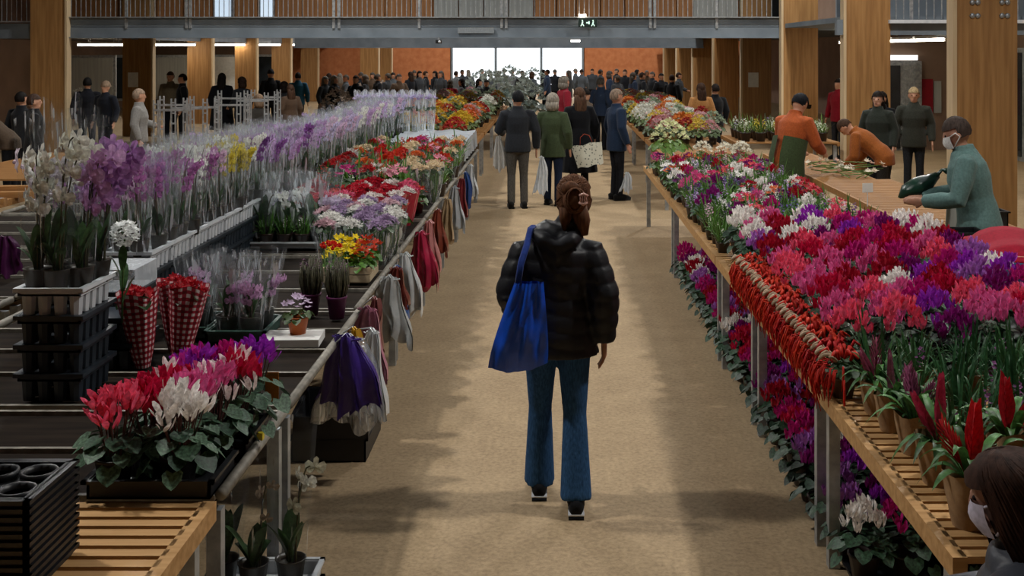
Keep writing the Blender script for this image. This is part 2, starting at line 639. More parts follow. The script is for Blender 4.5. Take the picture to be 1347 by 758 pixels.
# right side gallery
GY = 20.35
b3 = struct('trim_3', MB().box((7.6, GY + 18.6, 2.9), (4.8, 37, 0.1)).mesh('deck', M['beam'], False))
obj('lower_beam', MB().box((7.5, GY - 0.16, 2.75), (5.0, 0.14, 0.27)).mesh('lower_beam', M['beam'], False), b3)
obj('ledge', MB().box((7.9, GY - 0.3, 2.85), (4.0, 0.1, 0.06)).mesh('ledge', M['white_pl'], False), b3)
pk = MB()
for k in range(30):
    pk.box((5.95 + k * 0.135, GY - 0.1, 3.5), (0.016, 0.016, 1.2))
obj('pickets', pk.mesh('pickets', M['galv'], False), b3)['kind'] = 'stuff'
for x in (6.35, 7.4, 8.5):
    obj('railing_post', MB().box((x, GY - 0.12, 3.4), (0.05, 0.05, 1.1)).mesh('railing_post', M['galv'], False), b3)
wall('trim_4', 5.9, 10, GY + 3.4, GY + 3.5, 2.95, ROOF_Z, M['beam'])
# lintel beam deeper in the hall
lt = struct('trim_5', MB().box((-2.0, 42.0, 2.64), (15.0, 0.3, 0.36)).mesh('lintel', M['beam'], False))
obj('flange', MB().box((-2.0, 41.9, 2.47), (15.0, 0.5, 0.03)).mesh('flange', M['beam'], False), lt)
# left gallery over the far stalls
b5 = struct('trim_6', MB().box((-14.6, 44.5, 2.78), (6.4, 27, 0.12)).mesh('deck', M['roof'], False))
obj('edge_beam', MB().box((-11.42, 44.5, 2.8), (0.12, 27, 0.3)).mesh('edge_beam', M['beam'], False), b5)

# ---- upper storey wall behind the bridge railing
UY = 31.4
uw = struct('wall_upper', MB().box((-3.0, UY + 0.2, 5.8), (16.4, 0.1, 5.6)).mesh('wall_upper', M['wood_dark'], False))


def upanel(p0, p1, m, name='panel', dy=0.0):
    x0, x1 = ((p - VX) * UY / FPX for p in (p0, p1))
    return obj(name, MB().box(((x0 + x1) / 2, UY + 0.1 - dy, 4.6), (x1 - x0 - 0.03, 0.08, 3.1)).mesh(name, m, False), uw)


for a, bb in ((205, 240), (240, 276), (308, 338), (364, 397), (397, 430), (430, 470), (470, 506), (506, 540), (540, 569),
              (704, 732), (732, 758), (758, 790), (790, 822), (822, 858), (858, 890), (890, 912)):
    upanel(a, bb, M['wood_dark'])
for a, bb in ((570, 603), (603, 636), (636, 669), (669, 702), (912, 945), (945, 972)):
    upanel(a, bb, M['wall_grey'], 'cladding_panel')
upanel(973, 1026, M['black_pl'], 'dark_opening')
for a, bb in ((279, 306), (339, 361)):
    f = upanel(a, bb, M['galv'], 'window_frame')
    x0, x1 = ((p - VX) * UY / FPX for p in (a, bb))
    obj('pane', MB().box(((x0 + x1) / 2, UY + 0.04, 4.6), (x1 - x0 - 0.14, 0.03, 2.9)).mesh('pane', emit('daylit_pane', '#b9d2e8', 0.3), False), f)
upanel(92, 205, M['wood_dark'])

# ---- right wall: glazed door, red banner, notice, wall of the passage
XW = XR - 0.02
wr = struct('door_2', MB().box((XW - 0.05, 25.2, 1.2), (0.1, 2.6, 2.4)).mesh('door_frame', M['galv'], False))
for yy in (24.6, 25.8):
    obj('pane', MB().box((XW - 0.11, yy, 1.2), (0.03, 1.1, 2.2)).mesh('pane', M['glass_dark'], False), wr)
rw = struct('wall_passage', MB().box((8.4, 27.0, 1.3), (3.2, 0.15, 2.6)).mesh('wall_passage', M['wall'], False))
d3 = struct('door_3', MB().box(((1186 - VX) * 26.8 / FPX, 26.85, 1.05), (0.95, 0.1, 2.1)).mesh('door_frame', M['galv'], False))
for k, px in enumerate((1176, 1196)):
    obj('pane', MB().box(((px - VX) * 26.7 / FPX, 26.78, 1.02), (0.34, 0.03, 1.95)).mesh('pane', M['glass_dark'] if k == 0 else M['pane'], False), d3)
obj('transom_light', MB().box(((1186 - VX) * 26.7 / FPX, 26.78, 2.18), (0.8, 0.03, 0.12)).mesh('transom_light', emit('transom', '#e8eef2', 0.5), False), d3)
tag(obj('banner', MB().box(((1223 - VX) * 26.6 / FPX, 26.9, 1.25), (0.34, 0.03, 0.85)).mesh('banner', mat('red_banner', '#7a0f1c', '#8c1422', 3, 0.7), False)),
    'dark red vertical banner on the passage wall beside the glazed door', 'banner')
tag(obj('notice_board', MB().box(((1239 - VX) * 26.6 / FPX, 26.9, 1.25), (0.17, 0.03, 0.75)).mesh('notice_board', M['wall_grey'], False)),
    'narrow pale notice board right beside the dark red banner', 'notice board')

# ---- left wall: framed panels in pale and dark tones, seen between the columns
for k, (px, d, wd, mm) in enumerate(((104, 40, 2.6, 'wall_grey'), (150, 42, 1.3, 'glass_dark'), (228, 44, 2.4, 'wall_grey'), (298, 47, 2.0, 'paper'), (348, 50, 1.6, 'glass_dark'))):
    x = (px - VX) * d / FPX
    wn = struct('window_%d' % (k + 1), MB().box((x, d, 1.35), (wd, 0.1, 1.7)).mesh('window_frame', M['galv'], False))
    obj('pane', MB().box((x, d - 0.06, 1.35), (wd - 0.2, 0.03, 1.5)).mesh('pane', M[mm], False), wn)
wall('wall_stalls', -17.9, -11.9, 51, 51.2, 0, 2.7, M['wall'])

# ---- tube lights under the galleries
tl_body = MB().box((0, 0, 0.05), (0.14, 1.35, 0.05)).mesh('housing', M['white_pl'], False)
tl_tube = MB().box((0, 0, 0), (0.1, 1.3, 0.05)).mesh('tube', M['lamp'], False)
tl_body2 = MB().box((0, 0, 0.05), (1.5, 0.14, 0.05)).mesh('housing', M['white_pl'], False)
tl_tube2 = MB().box((0, 0, 0), (1.45, 0.1, 0.06)).mesh('tube', M['lamp'], False)


def tube_light(x, y, z, along, label, group, top=2.86):
    t = thing('tube_light', label, 'light', (x, y, z), 0, group)
    obj('housing', tl_body if along else tl_body2, t)
    obj('tube', tl_tube if along else tl_tube2, t)
    for q in (-0.4, 0.4):
        obj('hanger', MB().box((0 if along else q, q if along else 0, (top - z) / 2 + 0.03), (0.02, 0.02, top - z - 0.06)).mesh('hanger', M['galv'], False), t)


for k in range(5):
    tube_light(7.0, 21.2 + 1.48 * k, 2.54, True, 'bright tube light in a line under the right gallery', 'tube lights under the right gallery')
for px, d in ((137, 32), (133, 36), (226, 36), (215, 40), (296, 42), (345, 46), (390, 50)):
    tube_light((px - VX) * d / FPX, d, EYE + (68 - 59) * d / FPX, False, 'bright tube light hanging above the far left stalls', 'tube lights above the far left stalls', 2.73)
# two rows of high-bay lamps hanging under the roof
def highbay(x, y):
    z = 7.7
    t = thing('highbay_lamp', 'round metal high-bay lamp hanging under the roof', 'lamp', (x, y, z), 0, 'high-bay lamps under the roof')
    obj('shade', MB().lathe([(0.1, 0.3), (0.2, 0.22), (0.3, 0.0), (0.29, 0.0), (0.18, 0.2), (0.08, 0.28)], 18, cap0=False).mesh('shade', M['galv']), t)
    obj('bulb', MB().ball((0, 0, 0.1), (0.07, 0.07, 0.1), 10, 8).mesh('bulb', M['lamp']), t)
    obj('hanger', MB().box((0, 0, 0.6), (0.02, 0.02, 0.62)).mesh('hanger', M['galv'], False), t)
    ld = bpy.data.lights.new('highbay_light', 'SPOT')
    ld.energy = 420
    ld.color = (1.0, 0.97, 0.92)
    ld.spot_size = math.radians(155)
    ld.spot_blend = 0.4
    ld.shadow_soft_size = 0.22
    lo = bpy.data.objects.new('highbay_light', ld)
    col.objects.link(lo)
    lo.parent = t
    lo.location = (0, 0, -0.03)


for yy in (5.9, 15.5, 23.5, 35.0, 44.5, 54.0):  # the pair just before the bridge is added to brighten the upper wall
    for xx in (-4.8, 4.8):
        highbay(xx, yy)
# exit sign and lamp on the bridge
e = thing('exit_sign', 'small green emergency exit sign with lamp fixed to the bridge fascia', 'sign', (P(773, 30, BY - 0.2)), 0)
obj('plate', MB().box((0, 0, 0), (0.42, 0.05, 0.2)).mesh('plate', mat('exit_dark', '#1d2b28', '#23332f', 4, 0.5), False), e)
for k, dx in enumerate((-0.12, 0.0, 0.12)):
    g = MB()
    if k == 1:   # arrow
        g.box((dx, -0.03, 0), (0.07, 0.01, 0.03)).box((dx + 0.03, -0.03, 0), (0.03, 0.01, 0.07))
    else:        # running figure
        g.box((dx, -0.03, 0.05), (0.03, 0.01, 0.03)).box((dx, -0.03, 0), (0.03, 0.01, 0.06), ry=0.3).box((dx - 0.02, -0.03, -0.05), (0.02, 0.01, 0.06), ry=0.5).box((dx + 0.02, -0.03, -0.05), (0.02, 0.01, 0.06), ry=-0.5)
    obj('pictogram', g.mesh('pictogram', emit('exit_green', '#7fd0b0', 0.3), False), e)
obj('lamp', MB().box((-0.12, -0.02, 0.17), (0.16, 0.06, 0.05)).mesh('lamp', M['lamp'], False), e)
s = thing('spot_camera', 'small dark surveillance camera under the bridge beam', 'camera', P(577, 55, BY - 0.2))
obj('housing', MB().box((0, 0, 0), (0.12, 0.2, 0.08)).mesh('housing', M['black_pl'], False), s)
obj('bracket', MB().box((0, 0, 0.06), (0.04, 0.04, 0.1)).mesh('bracket', M['galv'], False), s)
obj('lens', MB().lathe([(0.03, 0), (0.03, 0.03)], 8, cap1=True).mesh('lens', M['white_pl']), s, (0.03, -0.1, 0), (PI / 2, 0, 0))
s = thing('flood_lamp', 'small white lamp under the bridge above the doorway', 'lamp', P(757, 53.5, BY - 0.15))
obj('housing', MB().box((0, 0, 0.02), (0.22, 0.12, 0.03)).mesh('housing', M['white_pl'], False), s)
obj('diffuser', MB().box((0, 0, -0.01), (0.2, 0.1, 0.03)).mesh('diffuser', M['lamp'], False), s)
tag(obj('sign_plate', MB().box(P(626, 40, BY - 0.12), (0.82, 0.03, 0.13)).mesh('sign_plate', mat('sign_plate', '#7c8388', '#8a9196', 60, 0.6, stretch=(1, 1, 0.2)), False)),
    'faded pale grey sign plate on the bridge beam', 'sign')
# ================================================================ people (mesh kits first, placed later)
def person_kit(key, sex='m', lean=0.0, arms=None, stride=0.0, hem=0.80, flare=0.0, bulk=1.0, collar=True, hair='short',
               hyaw=0.0, hpitch=0.0, voxel=0.018, fingers=False, face=False, trouser=(0.088, 0.062, 0.058), puffy=0.0, hood=False, hx=0.0, strands=None, shz=1.375):
    """returns {part: mesh}; figure 1.70 m tall, facing +Y, feet on z=0"""
    sh = 0.185 if sex == 'm' else 0.165
    cl, sl = math.cos(lean), math.sin(lean)
    HZ = 0.92

    def up(p):
        p = Vector(p)
        dz, dy = p.z - HZ, p.y
        return Vector((p.x, dy * cl + dz * sl, HZ + dz * cl - dy * sl))

    Hm = Matrix.Rotation(hyaw, 3, 'Z') @ Matrix.Rotation(-hpitch, 3, 'X')
    NK = Vector((0, 0.005, 1.47))

    def hd(p):
        return up(NK + Hm @ (Vector(p) - NK) + Vector((hx, 0, 0)))

    if arms is None:
        arms = (((-sh - 0.075, -0.03, 1.13), (-sh - 0.085, 0.06, 0.88)), ((sh + 0.075, -0.03, 1.13), (sh + 0.085, 0.06, 0.88)))
    S = [Vector((-sh, 0, shz)), Vector((sh, 0, shz))]
    kit = {}
    # ---- body: one fused surface
    b = MB()
    tor = [((0, 0, 0.86), (0.155, 0.105)), ((0, 0, 0.97), (0.15, 0.1)), ((0, 0.005, 1.07), (0.135, 0.095)), ((0, 0.01, 1.22), (0.155, 0.11)),
           ((0, 0, 1.34), (sh * 0.88, 0.095)), ((0, 0, 1.41), (0.1, 0.07))]
    b.tube([up(p) for p, r in tor], [r for p, r in tor], 12, side=(1, 0, 0))
    b.tube([up((0, 0, 1.38)), hd((0, 0.01, 1.53))], [(0.06, 0.06), (0.052, 0.055)], 10, side=(1, 0, 0))
    RH = up((0, 0, 1)) - up((0, 0, 0))
    Um = Matrix(((1, 0, 0), (0, cl, sl), (0, -sl, cl)))
    b.ball(hd((0, 0.0, 1.60)), (0.078, 0.098, 0.105), 14, 10, Um @ Hm)
    b.ball(hd((0, 0.03, 1.525)), (0.056, 0.066, 0.062), 12, 8, Um @ Hm)
    b.tube([hd((0, 0.094, 1.61)), hd((0, 0.108, 1.568)), hd((0, 0.09, 1.556))], [0.01, 0.016, 0.012], 6)
    for e in (-1, 1):
        b.ball(hd((e * 0.079, -0.005, 1.578)), (0.012, 0.022, 0.034), 6, 5, Um @ Hm)
    for k in (0, 1):
        sg = -1 if k == 0 else 1
        el, wr = (Vector(q) for q in arms[k])
        b.tube([up(S[k]), up(S[k].lerp(el, 0.5)), up(el), up(el.lerp(wr, 0.45)), up(wr)], [0.055, 0.047, 0.039, 0.038, 0.028], 8)
        d = (wr - el).normalized()
        lat = Vector((0, 1, 0)) if abs(d.y) < 0.8 else Vector((0, 0, -1))
        lat = (lat - d * lat.dot(d)).normalized()
        nrm = d.cross(lat)
        pc = wr + d * 0.055
        b.tube([up(wr), up(wr + d * 0.03), up(wr + d * 0.085)], [(0.024, 0.018), (0.036, 0.016), (0.04, 0.015)], 8, side=tuple(Um @ lat))
        if fingers:
            for fi, (off, ln) in enumerate(((-0.030, 0.058), (-0.0105, 0.075), (0.0105, 0.08), (0.030, 0.07))):
                q0 = wr + d * 0.08 + lat * off
                cur = nrm * (-sg * 0.012)
                b.tube([up(q0), up(q0 + d * ln * 0.5 + cur * 0.8), up(q0 + d * ln + cur * 2.6)], [0.0095, 0.009, 0.0075], 6)
            q0 = wr + d * 0.03 + lat * 0.03
            b.tube([up(q0), up(q0 + lat * 0.03 + d * 0.03), up(q0 + lat * 0.036 + d * 0.065)], [0.012, 0.0105, 0.008], 6)
        else:
            b.tube([up(wr + d * 0.08), up(wr + d * 0.13), up(wr + d * 0.16)], [(0.036, 0.016), (0.034, 0.015), (0.02, 0.012)], 8, side=tuple(Um @ lat))
            b.tube([up(wr + d * 0.03 + lat * 0.025), up(wr + d * 0.085 + lat * 0.055)], [0.014, 0.011], 6)
        fy = stride * (1 if k == 0 else -1)
        hip, kn, an = Vector((sg * 0.085, 0, 0.89)), Vector((sg * 0.09, fy * 0.5 + 0.02, 0.49)), Vector((sg * 0.095, fy, 0.09))
        b.tube([hip, hip.lerp(kn, 0.5), kn, kn.lerp(an, 0.35), an], [0.085, 0.07, 0.05, 0.053, 0.034], 8)
        b.tube([an + Vector((0, -0.04, -0.045)), an + Vector((0, 0.06, -0.05)), an + Vector((0, 0.15, -0.065))], [(0.035, 0.035), (0.042, 0.034), (0.03, 0.02)], 8, side=(1, 0, 0))
    kit['body'] = b.fused(key + '_body', M['skin'], min(voxel, 0.008) if fingers else voxel, 3)
    # ---- jacket
    j = MB()
    g = 0.028 + puffy
    hw = 0.165 + flare + (0.012 if sex != 'm' else 0)
    rg = [((0, 0, hem), (hw + g, 0.115 + flare + g))]
    if hem < 0.86:
        rg.append(((0, 0, 0.9), (0.165 + flare * 0.5 + g, 0.118 + g)))
    rg += [((0, 0, 1.0), (0.155 + g, 0.108 + g)), ((0, 0.005, 1.09), (0.14 + g, 0.1 + g)), ((0, 0.008, 1.24), (0.162 + g, 0.118 + g)),
           ((0, 0, 1.34), (sh * 0.88 + g, 0.1 + g)), ((0, 0, 1.395), (sh * 0.62 + g, 0.08 + g * 0.8)), ((hx * 0.4, 0, 1.425), (sh * 0.42 + g, 0.07 + g * 0.8)), ((hx * 0.5, 0.0, 1.452), (0.07 + g * 0.6, 0.065 + g * 0.6))]
    rg = [(p, (r[0] * bulk, r[1] * bulk)) for p, r in rg]
    j.tube([(up(p) if p[2] > 0.9 else Vector(p)) for p, r in rg], [r for p, r in rg], 16, side=(1, 0, 0))
    if collar:
        j.tube([up((hx * 0.5, 0, 1.41)), up((hx, -0.005, 1.495))], [(0.082, 0.08), (0.078, 0.08)], 12, side=(1, 0, 0))
    if hood:
        j.tube([up((-0.12, -0.07, 1.43)), up((-0.07, -0.125, 1.40)), up((0, -0.14, 1.36)), up((0.07, -0.125, 1.40)), up((0.12, -0.07, 1.43))], [0.03, 0.045, 0.05, 0.045, 0.03], 8)
    for k in (0, 1):
        el, wr = (Vector(q) for q in arms[k])
        d = (wr - el).normalized()
        j.tube([up(S[k] + Vector((-0.05 if k else 0.05, 0, 0))), up(S[k]), up(S[k].lerp(el, 0.5)), up(el), up(el.lerp(wr, 0.5)), up(wr + d * 0.0)],
               [0.05 + g * 0.6, 0.056 + g * 0.8, 0.054 + g * 0.9, 0.048 + g * 0.9, 0.044 + g * 0.8, 0.035 + g * 0.6], 10)
    jm = j.fused(key + '_jacket', M['puffer'] if puffy else M['cloth'], min(voxel, 0.014), 3)
    if puffy:
        for v in jm.vertices:
            q = v.co
            pz = q.z if abs(q.x) < 0.24 else q.z * 1.0
            a = abs(math.sin(PI * (pz + 0.02 * math.sin(q.x * 9)) / 0.085)) ** 0.5
            n = v.normal
            v.co = q + Vector((n.x, n.y, 0)) * (a * 0.009 - 0.007)
        jm.update()
    kit['jacket'] = jm
    # ---- trousers
    t = MB()
    t.tube([(0, 0, 0.80), (0, 0, 0.90), (0, 0, 0.98)], [(0.16, 0.115), (0.168, 0.118), (0.152, 0.11)], 12, side=(1, 0, 0))
    for k in (0, 1):
        sg = -1 if k == 0 else 1
        fy = stride * (1 if k == 0 else -1)
        hip, kn, an = Vector((sg * 0.085, 0, 0.88)), Vector((sg * 0.09, fy * 0.5 + 0.02, 0.49)), Vector((sg * 0.095, fy, 0.075))
        a, m_, c = trouser
        t.tube([hip, hip.lerp(kn, 0.5), kn, kn.lerp(an, 0.5), an], [a + 0.008, (a + m_) / 2 + 0.004, m_, (m_ + c) / 2, c], 12)
    kit['trousers'] = t.fused(key + '_trousers', M['denim'], min(voxel, 0.014), 2)
    # ---- shoes
    for k in (0, 1):
        sg = -1 if k == 0 else 1
        fy = stride * (1 if k == 0 else -1)
        s_ = MB()
        an = Vector((sg * 0.095, fy, 0.0))
        s_.tube([an + Vector((0, -0.085, 0.05)), an + Vector((0, -0.04, 0.06)), an + Vector((0, 0.06, 0.055)), an + Vector((0, 0.14, 0.04)), an + Vector((0, 0.19, 0.03))],
                [(0.03, 0.04), (0.043, 0.055), (0.046, 0.05), (0.046, 0.036), (0.03, 0.022)], 10, side=(1, 0, 0))
        s_.box(an + Vector((0, 0.05, 0.008)), (0.078, 0.26, 0.016))
        s_.cur = 1
        s_.box(an + Vector((0, 0.05, 0.024)), (0.082, 0.264, 0.008))
        kit['shoe%d' % k] = s_.mesh(key + '_shoe', [M['cloth'], M['white_pl'] if fingers else M['cloth']])
    # ---- hair / headgear
    h = MB()
    Q = Um @ Hm

    def cap(rx, ry, rz, keep, cz=1.607, cy=-0.006, n=18, m=12):
        vs, ok = [], {}
        idx = []
        for i in range(m + 1):
            th = PI * i / m
            row = []
            for jx in range(n):
                ph = 2 * PI * jx / n
                l = Vector((rx * math.sin(th) * math.cos(ph), ry * math.sin(th) * math.sin(ph), rz * math.cos(th)))
                w_ = 1 + 0.035 * math.sin(ph * 7 + i * 2)
                row.append(len(vs))
                vs.append((l, hd(Vector((0, cy, cz)) + l * w_)))
            idx.append(row)
        fs = []
        for i in range(m):
            for jx in range(n):
                f = (idx[i][jx], idx[i + 1][jx], idx[i + 1][(jx + 1) % n], idx[i][(jx + 1) % n])
                c = sum((vs[q][0] for q in f), Vector()) / 4
                if keep(c):
                    fs.append(f)
        h.add([q[1] for q in vs], fs)

    if hair in ('short', 'crop'):
        cap(0.088, 0.108, 0.113, lambda c: (c.z > 0.035) or (c.y < 0.012 and c.z > -0.06))
    elif hair == 'bun':
        cap(0.091, 0.112, 0.116, lambda c: (c.z > 0.04) or (c.y < 0.0 and c.z > -0.085))
        h.ball(hd((0.005, -0.115, 1.60)), (0.062, 0.05, 0.07), 12, 8, Q)
        h.ball(hd((-0.02, -0.10, 1.66)), (0.05, 0.04, 0.04), 10, 6, Q)
        h.tube([hd((0.02, -0.1, 1.56)), hd((0.045, -0.105, 1.49)), hd((0.055, -0.1, 1.42))], [(0.05, 0.03), (0.04, 0.025), (0.018, 0.012)], 8)
        h.tube([hd((-0.04, -0.09, 1.56)), hd((-0.045, -0.095, 1.50)), hd((-0.05, -0.085, 1.44))], [(0.04, 0.03), (0.03, 0.02), (0.008, 0.008)], 8)
    elif hair == 'long':
        cap(0.093, 0.112, 0.115, lambda c: (c.z > 0.04) or (c.y < 0.02))
        h.tube([hd((0, -0.04, 1.60)), hd((0, -0.06, 1.50)), hd((0, -0.08, 1.38)), hd((0, -0.085, 1.30))], [(0.09, 0.07), (0.1, 0.055), (0.095, 0.045), (0.06, 0.02)], 12, side=(1, 0, 0))
    elif hair == 'bob':
        cap(0.1, 0.116, 0.117, lambda c: (c.z > 0.04) or (c.y < 0.04))
        h.tube([hd((0, -0.02, 1.58)), hd((0, -0.025, 1.50)), hd((0, -0.02, 1.455))], [(0.098, 0.1), (0.104, 0.098), (0.09, 0.08)], 12, side=(1, 0, 0))
    elif hair == 'cap':
        cap(0.09, 0.112, 0.112, lambda c: c.z > 0.02 or (c.y < 0 and c.z > -0.05))
        h.sheet(lambda u, v: hd((0.085 * (2 * u - 1), 0.09 + 0.075 * v * (1 - (2 * u - 1) ** 2), 1.648 - 0.01 * v)), 6, 2)
    elif hair == 'beanie':
        cap(0.092, 0.113, 0.125, lambda c: c.z > 0.0)
        h.tube([hd((0, -0.005, 1.60)), hd((0, -0.005, 1.63))], [(0.096, 0.116), (0.095, 0.115)], 14, cap=False, side=(1, 0, 0))
    if strands:
        rs = random.Random(77)
        for k in range(260):
            ph = rs.uniform(PI * 0.55, PI * 2.45) if strands == 'up' else rs.uniform(0.75 * PI, 2.25 * PI)
            if strands == 'up':      # swept from the hairline to the bun
                a0 = Vector((0.09 * math.cos(ph), 0.112 * math.sin(ph) - 0.006, rs.uniform(-0.085, -0.02) if math.sin(ph) < 0.1 else 0.05))
                a1 = Vector((rs.uniform(-0.03, 0.035), -0.115, rs.uniform(-0.01, 0.07)))
                pts = []
                for i in range(6):
                    q = a0.lerp(a1, i / 5)
                    e_ = math.sqrt((q.x / 0.094) ** 2 + ((q.y + 0.006) / 0.116) ** 2 + (q.z / 0.12) ** 2)
                    q = Vector((q.x / max(e_, 0.3), (q.y + 0.006) / max(e_, 0.3) - 0.006, q.z / max(e_, 0.3))) if i < 4 else q
                    pts.append(hd(Vector((0, 0, 1.607)) + q))
            else:                    # falling from the crown
                ln = rs.uniform(0.8, 1.25)
                pts = []
                for i in range(7):
                    th = 0.1 + i / 6 * 1.7
                    rr_ = 1.05 + 0.05 * rs.random()
                    q = Vector((0.1 * rr_ * math.sin(min(th, 1.6)) * math.cos(ph + 0.1 * i), 0.116 * rr_ * math.sin(min(th, 1.6)) * math.sin(ph + 0.1 * i) - 0.006, 0.118 * math.cos(min(th, 1.6)) - max(0, th - 1.2) * 0.33 * ln))
                    pts.append(hd(Vector((0, 0, 1.607)) + q))
            h.tube(pts, [0.0045] * (len(pts) - 1) + [0.0015], 4)
        if strands == 'up':
            for k in range(60):      # loose loops over the clip
                a = rs.uniform(0, 6.28)
                c0 = Vector((0.005, -0.135, 1.61))
                pts = [hd(c0 + Vector((0.05 * math.cos(a + 0.5 * i) * (1 - 0.06 * i), -0.012 + 0.012 * math.sin(i), 0.058 * math.sin(a + 0.5 * i)))) for i in range(6)]
                h.tube(pts, [0.004] * 5 + [0.0015], 4)
    kit['hair'] = h.mesh(key + '_hair', M['hair'])
    if face:
        for k, e in enumerate((-1, 1)):
            kit['eye%d' % k] = MB().ball(hd((e * 0.031, 0.084, 1.598)), (0.013, 0.008, 0.008), 8, 5, Q).mesh(key + '_eye', M['hair'])
        kit['mouth'] = MB().ball(hd((0, 0.088, 1.525)), (0.024, 0.008, 0.008), 8, 5, Q).mesh(key + '_mouth', M['skin'])
    kit['_hd'] = hd
    kit['_up'] = up
    return kit


DEF = dict(skin='#b98a70', jacket='#1b1d22', trousers='#23252b', shoe='#141414', hair='#2a1d16')


def person(kit, label, loc, rz=0, h=1.70, group=None, wide=1.0, **c):
    cc = dict(DEF)
    cc.update(c)
    s = h / 1.70
    t = thing('person', label, 'person', loc, rz, group)
    t.scale = (s * wide, s * wide, s)
    obj('body', kit['body'], t, color=hexc(cc['skin']))
    obj('jacket', kit['jacket'], t, color=hexc(cc['jacket']))
    obj('trousers', kit['trousers'], t, color=hexc(cc['trousers']))
    obj('shoe', kit['shoe0'], t, color=hexc(cc['shoe']))
    obj('shoe', kit['shoe1'], t, color=hexc(cc['shoe']))
    obj('headgear' if cc.get('headgear') else 'hair', kit['hair'], t, color=hexc(cc['hair']))
    for k in ('eye0', 'eye1'):
        if k in kit:
            obj('eye', kit[k], t, color=hexc('#1a1210'))
    if 'mouth' in kit:
        obj('mouth', kit['mouth'], t, color=hexc('#8a4a42'))
    return t


K = {}
# the woman walking down the aisle
K['walker'] = person_kit('walker', 'f', arms=(((-0.24, -0.06, 1.11), (-0.21, 0.10, 0.97)), ((0.24, -0.07, 1.10), (0.242, -0.03, 0.865))),
                         stride=0.12, hem=0.79, puffy=0.014, hood=True, hair='bun', voxel=0.012, fingers=True, trouser=(0.088, 0.062, 0.083), hx=0.085, strands='up', shz=1.315)
K['stand'] = person_kit('stand', 'm', hair='short')
K['man_look'] = person_kit('man_look', 'm', hem=0.82, hair='short', arms=(((-0.27, 0.05, 1.13), (-0.2, 0.24, 1.08)), ((0.27, -0.03, 1.12), (0.28, 0.05, 0.87))), hyaw=0.3, voxel=0.014)
K['woman'] = person_kit('woman', 'f', hem=0.74, hair='bob', stride=0.05, voxel=0.014, arms=(((-0.25, -0.02, 1.12), (-0.2, 0.2, 1.02)), ((0.245, -0.03, 1.12), (0.25, 0.07, 0.87))))
K['coat'] = person_kit('coat', 'f', hem=0.42, flare=0.09, hair='long', voxel=0.014, arms=(((-0.25, -0.02, 1.12), (-0.24, 0.12, 0.92)), ((0.25, -0.03, 1.14), (0.27, 0.06, 0.93))))
K['bulky'] = person_kit('bulky', 'm', hem=0.76, bulk=1.05, hair='crop', voxel=0.014, face=True)
K['capman'] = person_kit('capman', 'm', lean=0.3, hem=0.8, hair='cap', hpitch=0.35, face=True, voxel=0.014, arms=(((-0.25, 0.14, 1.16), (-0.18, 0.38, 1.12)), ((0.25, 0.14, 1.16), (0.18, 0.38, 1.12))))
K['bend'] = person_kit('bend', 'f', lean=0.9, hem=0.8, hair='short', hpitch=0.3, face=True, voxel=0.014, arms=(((-0.24, 0.22, 1.2), (-0.16, 0.45, 1.22)), ((0.24, 0.22, 1.2), (0.16, 0.45, 1.22))))
K['faceman'] = person_kit('faceman', 'm', lean=0.05, hem=0.78, hair='short', face=True, voxel=0.014)
K['facewoman'] = person_kit('facewoman', 'f', hem=0.72, hair='long', face=True, voxel=0.014)
K['reach'] = person_kit('reach', 'm', lean=0.22, hem=0.62, flare=0.05, bulk=1.12, hair='short', face=True, voxel=0.012, fingers=False, hpitch=0.15,
                        arms=(((-0.26, 0.12, 1.12), (-0.12, 0.36, 1.14)), ((0.27, 0.12, 1.13), (0.14, 0.38, 1.14))))
K['stoop'] = person_kit('stoop', 'm', lean=1.42, hem=0.86, bulk=1.14, hair='short', voxel=0.014, hpitch=0.7, arms=(((-0.25, 0.3, 1.3), (-0.2, 0.5, 1.3)), ((0.25, 0.3, 1.3), (0.2, 0.5, 1.3))))
K['near'] = person_kit('near', 'f', lean=0.2, hem=0.8, bulk=1.08, puffy=0.012, hair='bob', hpitch=0.1, face=True, voxel=0.01, fingers=True, strands='down',
                       arms=(((-0.26, 0.1, 1.18), (-0.14, 0.34, 1.06)), ((0.27, 0.1, 1.18), (0.17, 0.38, 1.16))))
K['beanie'] = person_kit('beanie', 'm', hem=0.78, hair='beanie')
K['longhair'] = person_kit('longhair', 'f', hem=0.72, hair='long')
# ================================================================ tables
LX, RX, TZ = -1.12, 1.20, 0.80     # aisle edges of the left and right stalls, table height
slat_m = {}


def slat_mesh(w_, pitch_w, m):
    k = (round(w_, 3), m.name)
    if k not in slat_m:
        slat_m[k] = MB().box((0, 0, 0), (w_, pitch_w, 0.022)).mesh('slat', m, False)
    return slat_m[k]


def leg_mesh(h_):
    return MB().box((0, 0, h_ / 2), (0.05, 0.05, h_)).mesh('leg', M['galv'], False)


LEG = leg_mesh(0.74)


